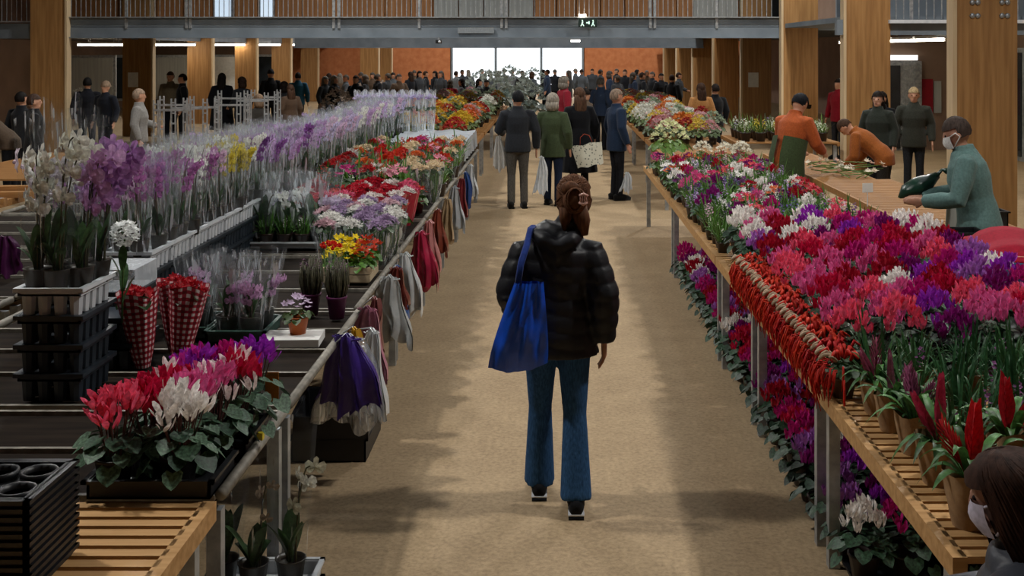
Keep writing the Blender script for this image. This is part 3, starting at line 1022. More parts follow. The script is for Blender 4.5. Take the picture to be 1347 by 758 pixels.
def slat_table(label, x0, x1, y0, y1, m, parts=True, legs=None, pitch=0.07, group=None, edge_m=None):
    cx, cy = (x0 + x1) / 2, (y0 + y1) / 2
    t = thing('slatted_table', label, 'table', (cx, cy, 0), 0, group)
    wd, ln = x1 - x0, y1 - y0
    n = int(ln / pitch)
    if parts:
        sm = slat_mesh(wd - 0.06, pitch * 0.68, m)
        for i in range(n):
            obj('slat', sm, t, (0, -ln / 2 + (i + 0.5) * ln / n, TZ - 0.011))
    else:
        mb = MB()
        for i in range(n):
            mb.box((0, -ln / 2 + (i + 0.5) * ln / n, TZ - 0.011), (wd - 0.06, pitch * 0.7, 0.022))
        obj('slatted_top', mb.mesh('slatted_top', m, False), t)['kind'] = 'stuff'
    sb = MB().box((0, 0, TZ - 0.033), (0.045, ln - 0.01, 0.066)).mesh('edge_beam', edge_m or m, False)
    for s in (-1, 1):
        obj('edge_beam', sb, t, (s * (wd / 2 - 0.022), 0, 0))
    if parts:
        for xx in (-wd * 0.2, wd * 0.2):
            obj('under_bearer', MB().box((xx, 0, TZ - 0.045), (0.05, ln - 0.05, 0.045)).mesh('under_bearer', m, False), t)
    for s in (-1, 1):
        for yy in (legs or (-ln / 2 + 0.1, ln / 2 - 0.1)):
            obj('leg', LEG, t, (s * (wd / 2 - 0.06), yy, 0))
    return t


def frame_table(label, x0, x1, y0, y1, rails, group=None):
    cx, cy = (x0 + x1) / 2, (y0 + y1) / 2
    wd, ln = x1 - x0, y1 - y0
    t = thing('frame_table', label, 'table', (cx, cy, 0), 0, group)
    for s in (-1, 1):
        obj('edge_rail', MB().tube([(s * (wd / 2 - 0.02), -ln / 2 + 0.02, TZ), (s * (wd / 2 - 0.02), ln / 2 - 0.02, TZ)], 0.021, 10).mesh('edge_rail', M['rail']), t)
    ys = [y0 + 0.02] + [r for r in rails if y0 + 0.05 < r < y1 - 0.05] + [y1 - 0.02]
    for r in ys:
        obj('cross_rail', MB().box((0, r - cy, TZ - 0.008), (wd - 0.08, 0.022, 0.02)).mesh('cross_rail', M['rail'], False), t)
    for a, b_ in zip(ys[:-1], ys[1:]):
        obj('panel', MB().box((0, (a + b_) / 2 - cy, TZ - 0.025), (wd - 0.09, b_ - a - 0.03, 0.018)).mesh('panel', M['panel_dark'], False), t)
    for s in (-1, 1):
        for yy in (-ln / 2 + 0.06, ln / 2 - 0.06):
            obj('leg', LEG, t, (s * (wd / 2 - 0.05), yy, 0))
    return t


slat_table('pale wooden slatted table holding a stack of black crates', -3.1, LX - 0.02, 2.55, 3.86, M['slat'])
frame_table('dark panelled table with galvanised rails under the cyclamen trays', -3.1, LX, 3.89, 4.84, [4.37])
frame_table('dark panelled table under the foremost orchid tray stack', -3.1, LX, 4.88, 6.68, [5.4, 5.82, 6.25])
gl = 'dark panelled tables down the left side of the aisle'
frame_table('dark panelled table under the yellow primrose crate', -3.1, LX - 0.02, 6.72, 8.5, [7.3, 7.9], gl)
for k in range(5):
    frame_table('dark panelled table buried under the long run of flowers and orchids', -3.1, LX - 0.03, 8.54 + 1.82 * k, 10.32 + 1.82 * k, [9.1 + 1.82 * k], gl)
slat_table('long pale slatted table carrying the red bromeliads', RX, 2.62, 3.42, 5.25, M['slat'], legs=(-0.75, 0.8))
for k, (a, b_, lb) in enumerate(((5.27, 6.98, 'slatted table carrying the red chenille plants and cyclamens'), (7.0, 8.45, 'slatted table carrying mixed cyclamens'),
                                 (8.47, 11.8, 'slatted table carrying grassy pots and spring flowers'), (11.82, 15.2, 'slatted table end with the white chrysanthemum bush'))):
    slat_table(lb, RX, 2.62, a, b_, M['slat'], False)
for k in range(5):
    frame_table('dark panelled table behind the orchids, on the side away from the aisle', -5.2, -3.3, 5.2 + 1.84 * k, 7.0 + 1.84 * k, [5.9 + 1.84 * k, 6.5 + 1.84 * k], 'dark panelled tables behind the orchids')
slat_table('bare brown plank table of the sellers, parallel to the flower table', 3.12, 4.02, 9.6, 13.6, M['slat2'], True, pitch=0.1)
slat_table('brown plank table heaped with cut stems, continuing the sellers\' row', 3.12, 3.85, 13.62, 17.0, M['slat2'], False)
# far-left stall tables and counters
for x0, x1, y0, y1, lb in ((-7.2, -5.6, 9.5, 13.0, 'empty wooden counter of the far left stall'), (-7.6, -6.0, 13.6, 17.2, 'second wooden counter of the far left stall'),
                           (-5.2, -3.9, 14.5, 18.5, 'slatted table behind the orchid rows')):
    slat_table(lb, x0, x1, y0, y1, M['slat2'], False)
# far stall tables
for k in range(4):
    slat_table('far stall table under bunches of cut flowers left of the aisle', -3.2, -1.3, 18.0 + 3.6 * k, 21.4 + 3.6 * k, M['slat2'], False, group='far stall tables')
for k in range(5):
    slat_table('far stall table under bunches of cut flowers right of the aisle', 1.6, 2.75, 16.6 + 3.5 * k, 19.9 + 3.5 * k, M['slat2'], False, group='far stall tables')

# ---------------------------------------------------------------- trays and crates
def ring_box(mb, w_, l_, z0, z1, th, lip=0.0):
    for sx, sy, dx, dy in ((0, -1, w_, th), (0, 1, w_, th), (-1, 0, th, l_), (1, 0, th, l_)):
        mb.box((sx * (w_ - th) / 2, sy * (l_ - th) / 2, (z0 + z1) / 2), (dx, dy, z1 - z0))
    if lip:
        for sx, sy, dx, dy in ((0, -1, w_ + 2 * lip, lip * 1.4), (0, 1, w_ + 2 * lip, lip * 1.4), (-1, 0, lip * 1.4, l_ + 2 * lip), (1, 0, lip * 1.4, l_ + 2 * lip)):
            mb.box((sx * (w_ + lip) / 2, sy * (l_ + lip) / 2, z1 - 0.008), (dx, dy, 0.018))
    mb.box((0, 0, z0 + 0.004), (w_, l_, 0.008))


def cell_tray_kit(w_, l_, h_, m_rim, m_cell, nx, ny):
    r = MB()
    ring_box(r, w_, l_, h_ - 0.035, h_, 0.012, 0.012)
    r.box((0, 0, h_ - 0.03), (w_, l_, 0.008))
    c = MB()
    for i in range(nx):
        for j in range(ny):
            if 0 < i < nx - 1 and 0 < j < ny - 1:
                continue
            c.lathe([(w_ / nx * 0.36, 0), (w_ / nx * 0.46, h_ - 0.03)], 8, (-w_ / 2 + (i + 0.5) * w_ / nx, -l_ / 2 + (j + 0.5) * l_ / ny, 0))
    return r.mesh('rim', m_rim, False), c.mesh('cells', m_cell, False)


TK_WHITE = cell_tray_kit(0.275, 0.36, 0.12, M['white_pl'], M['white_pl'], 4, 5)
TK_BLACK = cell_tray_kit(0.275, 0.36, 0.125, M['blue_black'], M['blue_black'], 4, 5)


def cell_tray(kit, label, loc, group=None, sc_=1):
    t = thing('cell_tray', label, 'tray', loc, 0, group, sc_)
    obj('rim', kit[0], t)
    obj('cells', kit[1], t)
    return t


def shallow_tray(label, loc, w_, l_, h_, m, group=None, rz=0, name='tray'):
    t = thing(name, label, 'tray', loc, rz, group)
    mb = MB()
    ring_box(mb, w_, l_, 0, h_, 0.01)
    obj('body', mb.mesh('body', m, False), t)
    l = MB()
    for sx, sy, dx, dy in ((0, -1, w_ + 0.03, 0.02), (0, 1, w_ + 0.03, 0.02), (-1, 0, 0.02, l_ + 0.03), (1, 0, 0.02, l_ + 0.03)):
        l.box((sx * (w_ + 0.01) / 2, sy * (l_ + 0.01) / 2, h_), (dx, dy, 0.012))
    obj('lip', l.mesh('lip', m, False), t)
    return t


# foremost stack of orchid trays
SX, SY = -2.185, 5.12
for k in range(4):
    wh = k == 3
    cell_tray(TK_WHITE if wh else TK_BLACK, 'white plastic cell tray topping the foremost orchid stack' if wh else 'black plastic cell tray in the foremost orchid stack',
              (SX, SY, TZ + 0.125 * k), None if wh else 'black trays of the foremost orchid stack')
ORCH_Z = TZ + 0.125 * 3 + 0.12
# the long second stack
for k in range(3):
    for j in range(7):
        wh = k == 2
        y = 6.72 + j * 0.385
        cell_tray(TK_WHITE if wh else TK_BLACK, ('white cell tray topping the long row of orchid stacks' if wh else 'black cell tray under the long row of white orchid trays'),
                  (-2.45, y, TZ + 0.125 * k), 'white trays in the orchid row' if wh else 'black trays in the orchid row')
for k in range(2):
    cell_tray(TK_BLACK, 'black cell tray between the two orchid stacks under the milky hood', (-2.35, 6.2, TZ + 0.125 * k), 'black trays under the milky hood')
    cell_tray(TK_BLACK, 'black cell tray low behind the gingham bouquets', (-2.16, 5.62, TZ + 0.125 * k), 'low black trays behind the gingham bouquets')
ROW_Z = TZ + 0.37
tag(obj('plastic_hood', MB().box((0, 0, 0.06), (0.27, 0.34, 0.12)).mesh('plastic_hood', M['film_thick'], False), loc=(-2.35, 6.2, TZ + 0.246)),
    'milky plastic hood over the black tray beside the orchid row', 'plastic hood')

# stack of black crates bottom left
for k in range(12):
    t = thing('black_crate', 'black plastic nesting crate stacked on the pale slatted table' if k < 11 else 'topmost black nesting crate showing its round cells, on the slatted table', 'crate',
              (-1.635, 3.3, TZ + 0.023 * k), 0, 'nested black crates on the slatted table')
    mb = MB()
    ring_box(mb, 0.36, 0.30, 0.0, 0.03, 0.014)
    obj('body', mb.mesh('crate_body', M['black_pl'], False), t)
    l = MB()
    for sx, sy, dx, dy in ((0, -1, 0.39, 0.02), (0, 1, 0.39, 0.02), (-1, 0, 0.02, 0.33), (1, 0, 0.02, 0.33)):
        l.box((sx * 0.185, sy * 0.155, 0.024), (dx, dy, 0.012))
    obj('rim', l.mesh('crate_rim', M['black_pl'], False), t)
    if k == 11:
        for i in range(3):
            for j in range(2):
                obj('cell', MB().lathe([(0.052, 0.008), (0.054, 0.03), (0.046, 0.03), (0.044, 0.012)], 14, (-0.115 + 0.115 * i, -0.07 + 0.14 * j, 0)).mesh('cell', M['black_pl']), t)
# black crates on the floor under the left table edge
for k in range(2):
    shallow_tray('black slatted plastic crate on the floor, ' + ('lower one of two' if k == 0 else 'upper one of two, holding leaflets'), (-1.27, 6.72 - 0.03 * k, 0.135 * k + 0.0), 0.42, 0.56, 0.13, M['black_pl'], rz=0.06 * k, name='floor_crate')
tag(obj('leaflet', MB().box((0, 0, 0), (0.07, 0.1, 0.002)).mesh('leaflet', M['paper'], False), loc=(-1.22, 6.72, 0.152), rot=(0, 0, 0.5)), 'small white leaflet lying in the black floor crate', 'leaflet')

# boxes, buckets and odds at the sellers' end
for x, y, z, w_, l_, h_, lb in ((3.72, 9.75, TZ, 0.26, 0.2, 0.16, 'low black box standing on the plank table edge'), (3.12, 8.72, 0.0, 0.3, 0.28, 0.95, 'tall black tub before the teal jacket man')):
    shallow_tray(lb, (x, y, z), w_, l_, h_, M['black_pl'], name='black_box')
tag(obj('card_sheet', MB().box((0, 0, 0.16), (0.16, 0.012, 0.32)).mesh('card_sheet', M['wall_grey'], False), loc=(3.4, 9.68, 0.8), rot=(0.1, 0, 0.2)), 'grey cardboard sheet leaning by the teal jacket man', 'cardboard')

# steel rack uprights of the far-left stalls
UP = MB()
for zz in range(11):
    UP.box((0, 0, 0.08 + zz * 0.15), (0.05, 0.03, 0.02))
UP.box((-0.03, 0, 0.82), (0.016, 0.03, 1.64)).box((0.03, 0, 0.82), (0.016, 0.03, 1.64))
upm = UP.mesh('upright', M['galv'], False)
brm = MB().box((0, 0, 0), (0.5, 0.03, 0.03)).mesh('rail', M['galv'], False)
for px, d in ((205, 16.0), (213, 17.5), (228, 16.5), (244, 16.8), (286, 17.5), (289, 20.0), (314, 19.0), (328, 19.5), (333, 20.5)):
    t = thing('steel_rack', 'galvanised perforated rack frame standing in the far left stalls', 'rack', ((px - VX) * d / FPX, d, 0), 0, 'steel racks in the far left stalls')
    obj('upright', upm, t)
    obj('upright', upm, t, (0.46, 0, 0))
    for zz in (0.4, 0.9, 1.5):
        obj('rail', brm, t, (0.23, 0, zz))
# stacked pallets and clutter at the left edge
for k in range(5):
    t = thing('wooden_beam', 'pale timber beam lying across the far left counters', 'timber', (-5.9, 10.2 + 0.55 * k, TZ + 0.03), 0.05 * k, 'timber beams on the far left counters')
    obj('body', MB().box((0, 0, 0), (0.9, 0.1, 0.06)).mesh('beam_body', M['slat2'], False), t)
    obj('end_band', MB().box((0.4, 0, 0), (0.03, 0.11, 0.065)).mesh('end_band', M['galv'], False), t)
# ================================================================ plants: mesh kits
rp = random.Random(21)
LEAF = ['#2f4a2a', '#37552f', '#2a4428', '#3d5a33']
DKLEAF = ['#27402c', '#2d4631', '#33503a', '#243a2b']
BRLEAF = ['#4f7a2c', '#5b8632', '#456f2a']


def leafcol(p=LEAF):
    return hexc(rp.choice(p))


def heart(mb, c, r, yaw, tilt, roll=0.0):
    m = Matrix.Rotation(yaw, 3, 'Z') @ Matrix.Rotation(tilt, 3, 'Y') @ Matrix.Rotation(roll, 3, 'X')
    out = [(-0.25, 0), (-0.55, 0.5), (-0.2, 0.85), (0.35, 0.75), (0.8, 0.35), (1.05, 0), (0.8, -0.35), (0.35, -0.75), (-0.2, -0.85), (-0.55, -0.5)]
    vs = [Vector((0.15, 0, -0.06))] + [Vector((a, b_, 0.10 * abs(b_))) for a, b_ in out]
    mb.add([m @ (q * r) + Vector(c) for q in vs], [(0, i, i % 10 + 1) for i in range(1, 11)])


def cyc_flower(mb, c, s, yaw, rnd, stem_to=None):
    """cyclamen blossom: five petals swept up and slightly twisted"""
    c = Vector(c)
    lean = Matrix.Rotation(yaw, 3, 'Z') @ Matrix.Rotation(rnd.uniform(-0.25, 0.35), 3, 'X')
    for k in range(5):
        a = 2 * PI * k / 5 + rnd.uniform(-0.25, 0.25)
        sp = rnd.uniform(0.35, 0.75)
        vs = []
        for i, (t, wd) in enumerate(((0, 0.16), (0.35, 0.44), (0.7, 0.5), (1.0, 0.22))):
            rad = 0.14 + sp * (0.25 + 0.55 * t)
            h_ = t * 1.05 - 0.1
            tw = a + 0.45 * t
            p0 = Vector((rad * math.cos(tw), rad * math.sin(tw), h_))
            sd = Vector((-math.sin(tw), math.cos(tw), 0.15))
            vs += [p0 - sd * wd * 0.5, p0 + sd * wd * 0.5 + Vector((0, 0, 0.08))]
        mb.add([c + lean @ (q * s) for q in vs], [(0, 1, 3, 2), (2, 3, 5, 4), (4, 5, 7, 6)])


def cyc_kit(v, nf=19, nl=22, frilly=False):
    rnd = random.Random(100 + v)
    L_, F_, S_ = MB(), MB(), MB()
    for k in range(nl):
        a = k * 2.4 + rnd.uniform(-0.3, 0.3)
        ring = (k + 0.5) / nl
        r = 0.02 + 0.105 * math.sqrt(ring)
        z = 0.17 - 0.09 * ring ** 1.6 + rnd.uniform(-0.012, 0.012)
        heart(L_, (r * math.cos(a), r * math.sin(a), z), rnd.uniform(0.03, 0.043), a, 0.2 + 0.75 * ring, rnd.uniform(-0.3, 0.3))
    for k in range(nf):
        a = k * 2.4 + rnd.uniform(-0.4, 0.4)
        r = 0.078 * math.sqrt((k + 0.4) / nf)
        z = 0.27 - 0.075 * (k / nf) + rnd.uniform(-0.022, 0.022)
        c = Vector((r * math.cos(a), r * math.sin(a), z))
        cyc_flower(F_, c, rnd.uniform(0.032, 0.042), a, rnd)
        S_.tube([(c.x * 0.5, c.y * 0.5, 0.12), (c.x, c.y, z)], 0.0022, 3, cap=False)
    return L_.mesh('cyclamen_leaves', M['cycleaf']), F_.mesh('cyclamen_blossoms', M['petal'], False), S_.mesh('cyclamen_stems', M['leaf'])


CYC = [cyc_kit(v) for v in range(5)]
POT = MB().lathe([(0.042, 0), (0.058, 0.085), (0.062, 0.088), (0.062, 0.096), (0.055, 0.096), (0.05, 0.08)], 12).mesh('pot', M['plastic'])
CYCOL = {'white': '#e4e0dc', 'magenta': '#b01870', 'deep red': '#9c0f28', 'violet': '#962bac', 'lilac': '#a666b4', 'pink': '#cf5a92', 'coral pink': '#de5674', 'purple': '#7c1468', 'crimson': '#b5123c'}


def cyclamen(cn, loc, label, group, s=1.0, v=None):
    kv = CYC[v if v is not None else rp.randrange(5)]
    t = thing('potted_cyclamen', label, 'cyclamen', loc, rp.uniform(0, 6.28), group, s)
    obj('pot', POT, t, color=hexc('#2a2220'))
    obj('leaves', kv[0], t, color=leafcol(DKLEAF))
    obj('blossoms', kv[1], t, color=hexc(CYCOL[cn]))
    return t


# single-blossom kits for the plants that stand nearest
BLO = []
for v in range(3):
    mb = MB()
    cyc_flower(mb, (0, 0, 0), 0.05, v, random.Random(v + 50))
    BLO.append(mb.mesh('blossom', M['petal'], False))
HL = []
for v in range(2):
    mb = MB()
    heart(mb, (0, 0, 0), 0.037 + 0.006 * v, 0, 0)
    HL.append(mb.mesh('leaf', M['cycleaf']))


def near_cyclamen(cn, loc, label, s=1.0, nf=13, tip=None):
    rnd = random.Random(zlib.crc32(label.encode()) % 9973)
    t = thing('potted_cyclamen', label, 'cyclamen', loc, rnd.uniform(0, 6), 'cyclamens in the two black trays', s)
    obj('pot', POT, t, color=hexc('#241d1b'))
    sm = MB()
    for k in range(nf):
        a = k * 2.4 + rnd.uniform(-0.4, 0.4)
        r = 0.075 * math.sqrt((k + 0.4) / nf)
        z = 0.27 - 0.06 * (k / nf) + rnd.uniform(-0.02, 0.02)
        obj('blossom', BLO[k % 3], t, (r * math.cos(a), r * math.sin(a), z), (rnd.uniform(-0.3, 0.3), rnd.uniform(-0.3, 0.3), a), rnd.uniform(0.85, 1.1), hexc(CYCOL[cn] if not (tip and k % 3 == 0) else tip))
        sm.tube([(r * 0.4 * math.cos(a), r * 0.4 * math.sin(a), 0.1), (r * math.cos(a), r * math.sin(a), z)], 0.0025, 4, cap=False)
    obj('stems', sm.mesh('stems', M['leaf']), t, color=hexc('#5a3a38'))
    for k in range(24):
        a = k * 2.4 + rnd.uniform(-0.3, 0.3)
        ring = (k + 0.5) / 24
        r = 0.03 + 0.095 * math.sqrt(ring)
        obj('leaf', HL[k % 2], t, (r * math.cos(a), r * math.sin(a), 0.165 - 0.095 * ring ** 1.5 + rnd.uniform(-0.01, 0.01)), (rnd.uniform(-0.3, 0.3), 0.25 + 0.75 * ring, a), rnd.uniform(0.85, 1.15), hexc(rnd.choice(['#3c5a44', '#4a6650', '#2f4a38', '#57735c'])))
    return t


# ---- orchids
def orchid_flower(mb, c, s, face, rnd):
    c = Vector(c)
    f = Vector(face).normalized()
    u = f.cross(Vector((0, 0, 1)))
    u = u.normalized() if u.length > 0.01 else Vector((1, 0, 0))
    w_ = u.cross(f)
    tw = rnd.uniform(-0.3, 0.3)
    for k, (an, ln, wd) in enumerate(((PI / 2, 1.0, 0.62), (PI / 2 + 2.2, 0.95, 0.6), (PI / 2 - 2.2, 0.95, 0.6), (0.25, 1.05, 1.15), (PI - 0.25, 1.05, 1.15))):
        a = an + tw
        d = u * math.cos(a) + w_ * math.sin(a)
        sd = u * -math.sin(a) + w_ * math.cos(a)
        fr = f * (0.06 if k > 2 else 0.0)
        vs = [c + fr * s, c + s * (d * 0.4 - sd * wd * 0.36 + f * 0.12 + fr), c + s * (d * 0.45 + f * 0.02 + fr), c + s * (d * 0.4 + sd * wd * 0.36 + f * 0.12 + fr),
              c + s * (d * ln * 0.82 - sd * wd * 0.4 - f * 0.02 + fr), c + s * (d * ln - f * 0.12 + fr), c + s * (d * ln * 0.82 + sd * wd * 0.4 - f * 0.02 + fr)]
        mb.add(vs, [(0, 1, 2), (0, 2, 3), (1, 4, 5, 2), (2, 5, 6, 3)])
    mb.ball(c + f * s * 0.16 - w_ * s * 0.1, s * 0.16, 5, 4)


def orchid_spray(rnd, H_, n, spread, az):
    d = Vector((math.cos(az), math.sin(az), 0))
    pts = []
    for i in range(9):
        t = i / 8
        pts.append(Vector((0, 0, 0.06)) + d * (0.03 + spread * t ** 2.2) + Vector((0, 0, (H_ - 0.06) * (t * 1.12 - 0.2 * t ** 4 - (0.05 * t ** 8)))))
    sites = []
    for k in range(n):
        t = 0.52 + 0.48 * k / max(1, n - 1)
        x = t * 8
        i = min(7, int(x))
        p = pts[i].lerp(pts[i + 1], x - i)
        sd = Vector((-d.y, d.x, 0)) * (0.03 if k % 2 else -0.03)
        sites.append((p + sd + Vector((0, 0, -0.012)), (d * 0.6 + sd * 18 + Vector((0, 0, -0.12))).normalized()))
    return pts, sites


def orchid_kit(v, H_=0.62, n=8, fs=0.036, stems=2, spread=0.1):
    rnd = random.Random(300 + v)
    Lf, St, Fl = MB(), MB(), MB()
    for k in range(6):
        a = k * PI / 3 * 2.07 + rnd.uniform(-0.3, 0.3)
        Lf.blade((0, 0, 0.085), (math.cos(a), math.sin(a), 0), rnd.uniform(1.0, 1.5), rnd.uniform(0.15, 0.24), 0.055, rnd.uniform(0.35, 0.7), 5, 0.12)
    for k in range(stems):
        pts, sites = orchid_spray(rnd, H_ * rnd.uniform(0.9, 1.04), n, spread * rnd.uniform(0.6, 1.2), rnd.uniform(0, 6.28) if stems > 1 else -PI / 2)
        St.tube(pts, 0.0032, 5)
        St.tube([(0.01 * k, 0.005, 0.06), (0.01 * k + pts[5].x * 0.5, pts[5].y * 0.5, H_ * 0.72)], 0.003, 4)
        for p, f in sites:
            orchid_flower(Fl, p, fs * rnd.uniform(0.85, 1.15), f, rnd)
    return Lf.mesh('orchid_leaves', M['leaf']), St.mesh('orchid_stems', M['leaf']), Fl.mesh('orchid_flowers', M['petal'], False)


ORC = [orchid_kit(v) for v in range(5)]
ORC_S = [orchid_kit(10 + v, 0.33, 5, 0.03, 2, 0.07) for v in range(3)]
CPOT = MB().lathe([(0.045, 0), (0.06, 0.1), (0.064, 0.104), (0.058, 0.104), (0.054, 0.085)], 12).mesh('clear_pot', M['plastic'])


def sleeve_mesh(r0, r1, h_, v, z0=0.02, m='film'):
    rnd = random.Random(500 + v)
    mb = MB()
    n = 14
    prof = [(r0, z0), (r0 * 0.75 + r1 * 0.25, z0 + h_ * 0.3), (r0 * 0.4 + r1 * 0.6, z0 + h_ * 0.62), (r1, z0 + h_)]
    vs = []
    for i, (r, z) in enumerate(prof):
        for j in range(n):
            an = 2 * PI * j / n
            rr = r * (1 + (0.1 if j % 2 else -0.06) * (i / 3) + rnd.uniform(-0.04, 0.04))
            vs.append((rr * math.cos(an), rr * math.sin(an), z + (rnd.uniform(-0.03, 0.02) * h_ * 1.4 if i == 3 else 0)))
    fs = []
    for i in range(3):
        for j in range(n):
            fs.append((i * n + j, i * n + (j + 1) % n, (i + 1) * n + (j + 1) % n, (i + 1) * n + j))
    mb.add(vs, fs)
    return mb.mesh('sleeve', M[m], False)


SLV = [sleeve_mesh(0.058, 0.09, 0.6, v) for v in range(3)]
SLV_S = [sleeve_mesh(0.06, 0.12, 0.4, 10 + v) for v in range(3)]


def orchid(cn, hexv, loc, label, group, s=1.0, small=False, sleeve=True, rz=None):
    kv = rp.choice(ORC_S if small else ORC)
    t = thing('potted_orchid', label, 'orchid', loc, rp.uniform(0, 6.28) if rz is None else rz, group, s)
    obj('pot', CPOT, t, color=hexc('#3a342c'))
    obj('leaves', kv[0], t, color=leafcol())
    obj('stems', kv[1], t, color=hexc('#4a4030'))
    obj('flowers', kv[2], t, color=hexc(hexv))
    if sleeve:
        obj('sleeve', rp.choice(SLV_S if small else SLV), t)
    return t


OFL = []
for v in range(3):
    mb = MB()
    orchid_flower(mb, (0, 0, 0), 0.054, (0, -1, -0.1), random.Random(v))
    OFL.append(mb.mesh('flower', M['petal'], False))


def hero_orchid(loc, label, cols, H_, az, stems=1, n=8, fs=1.0, spread=0.12, group=None):
    rnd = random.Random(zlib.crc32(label.encode()) % 7919)
    t = thing('potted_orchid', label, 'orchid', loc, 0, group)
    obj('pot', CPOT, t, color=hexc('#3a342c'))
    for k in range(6):
        a = k * 2.2 + az
        mb = MB().blade((0, 0, 0.085), (math.cos(a), math.sin(a), 0), rnd.uniform(1.0, 1.55), rnd.uniform(0.17, 0.27), 0.06, rnd.uniform(0.3, 0.6), 6, 0.12)
        obj('leaf', mb.mesh('leaf', M['leaf']), t, color=leafcol())
    for s_ in range(stems):
        pts, sites = orchid_spray(rnd, H_ * (1 - 0.08 * s_), n, spread, az + 0.5 * s_)
        obj('stem', MB().tube(pts, 0.0035, 6).mesh('stem', M['leaf']), t, color=hexc('#4c4a2c'))
        obj('support_stick', MB().tube([(0.012 + 0.01 * s_, 0, 0.05), (pts[4].x + 0.004, pts[4].y, H_ * 0.75)], 0.003, 5).mesh('support_stick', M['plastic']), t, color=hexc('#2a1f1c'))
        for k, (p, f) in enumerate(sites):
            obj('flower', OFL[k % 3], t, p, (rnd.uniform(-0.3, 0.2), rnd.uniform(-0.3, 0.3), math.atan2(f.y, f.x) * 0.35 + rnd.uniform(-0.7, 0.7)), fs * rnd.uniform(0.85, 1.1), hexc(rnd.choice(cols)))
    obj('sleeve', sleeve_mesh(0.06, 0.1, H_ + 0.06, rnd.randrange(99), 0.02, 'film_clear'), t)
    return t


# ---- small flower heads on a dome / on spikes, tufts of blades
def star(mb, c, s, n, rnd, cup=0.3):
    c = Vector(c)
    ax = Matrix.Rotation(rnd.uniform(0, 6), 3, 'Z') @ Matrix.Rotation(rnd.uniform(-0.7, 0.7), 3, 'X') @ Matrix.Rotation(rnd.uniform(-0.7, 0.7), 3, 'Y')
    vs = [Vector((0, 0, 0))]
    for k in range(n):
        a = 2 * PI * k / n
        for da, r in ((-0.9 * PI / n, 0.62), (0, 1.0), (0.9 * PI / n, 0.62)):
            vs.append(Vector((r * math.cos(a + da), r * math.sin(a + da), cup * r)))
    mb.add([c + ax @ (q * s) for q in vs], [(0, 1 + 3 * k, 2 + 3 * k, 3 + 3 * k) for k in range(n)])


def dome_kit(v, n, r, h0, h1, s, leaves=18, lr=0.03, layers=1, leafh=0.6):
    rnd = random.Random(700 + v)
    F_, L_ = MB(), MB()
    for k in range(n):
        a = k * 2.4
        q = math.sqrt((k + 0.5) / n)
        p = (r * q * math.cos(a), r * q * math.sin(a), h0 + (h1 - h0) * (1 - q * q) + rnd.uniform(-0.012, 0.012))
        for z in range(layers):
            star(F_, (p[0], p[1], p[2] + z * s * 0.3), s * (1 - 0.28 * z), 5, rnd, 0.35 + 0.35 * z)
    for k in range(leaves):
        a = k * 2.4
        q = math.sqrt((k + 0.5) / leaves)
        heart(L_, (r * 1.05 * q * math.cos(a), r * 1.05 * q * math.sin(a), h0 * leafh + (h1 - h0) * 0.5 * (1 - q * q) + rnd.uniform(-0.02, 0.02)), lr * rnd.uniform(0.8, 1.3), a, 0.2 + 0.7 * q, rnd.uniform(-0.4, 0.4))
    return L_.mesh('leaves', M['leaf']), F_.mesh('blossoms', M['petal'], False)


def spike_kit(v, nsp, nb, H_=0.2, bl=0.2, bw=0.014, fs=0.012, slen=0.09):
    rnd = random.Random(900 + v)
    L_, F_ = MB(), MB()
    for k in range(nb):
        a = rnd.uniform(0, 6.28)
        L_.blade((0.03 * math.cos(a), 0.03 * math.sin(a), 0.06), (math.cos(a), math.sin(a), 0), rnd.uniform(0.9, 1.6), bl * rnd.uniform(0.7, 1.15), bw, rnd.uniform(0.25, 0.85), 4, 0.2)
    for k in range(nsp):
        a = k * 2.4 + rnd.uniform(-0.3, 0.3)
        r = 0.05 * math.sqrt((k + 0.3) / max(1, nsp))
        hh = H_ * rnd.uniform(0.85, 1.15)
        for i in range(14):
            t = i / 13
            an = i * 2.4
            rr = 0.017 * math.sin(PI * (0.2 + 0.75 * t)) + 0.003
            star(F_, (r * math.cos(a) + rr * math.cos(an), r * math.sin(a) + rr * math.sin(an), hh - slen + slen * t), fs, 4, rnd, 0.4)
    return L_.mesh('leaf_blades', M['leaf']), F_.mesh('flower_spikes', M['petal'], False)


DOME = [dome_kit(v, 16, 0.075, 0.15, 0.2, 0.024, 20, 0.03) for v in range(3)]
BALL = [dome_kit(10 + v, 12, 0.075, 0.2, 0.27, 0.032, 14, 0.035, 3) for v in range(3)]
SPIK = [spike_kit(v, 3, 14) for v in range(3)]
GRAS = [spike_kit(10 + v, 1 if v else 0, 34, 0.2, 0.24, 0.012) for v in range(3)]
BUSH = [dome_kit(20 + v, 46, 0.2, 0.3, 0.5, 0.034, 40, 0.05, 2, 0.7) for v in range(2)]
BIGB = [dome_kit(30 + v, 30, 0.17, 0.26, 0.42, 0.04, 26, 0.045, 2, 0.7) for v in range(3)]


def plant(name, kits, lc, fc, loc, label, cat, group, pot='#2a2220', s=1.0, sleeve=None, potmesh=None):
    kv = rp.choice(kits)
    t = thing(name, label, cat, loc, rp.uniform(0, 6.28), group, s)
    if pot:
        obj('pot', potmesh or POT, t, color=hexc(pot))
    obj('leaves', kv[0], t, color=hexc(lc))
    if len(kv[1].polygons):
        obj('blossoms', kv[1], t, color=hexc(fc))
    if sleeve:
        obj('sleeve', rp.choice(sleeve), t)
    return t


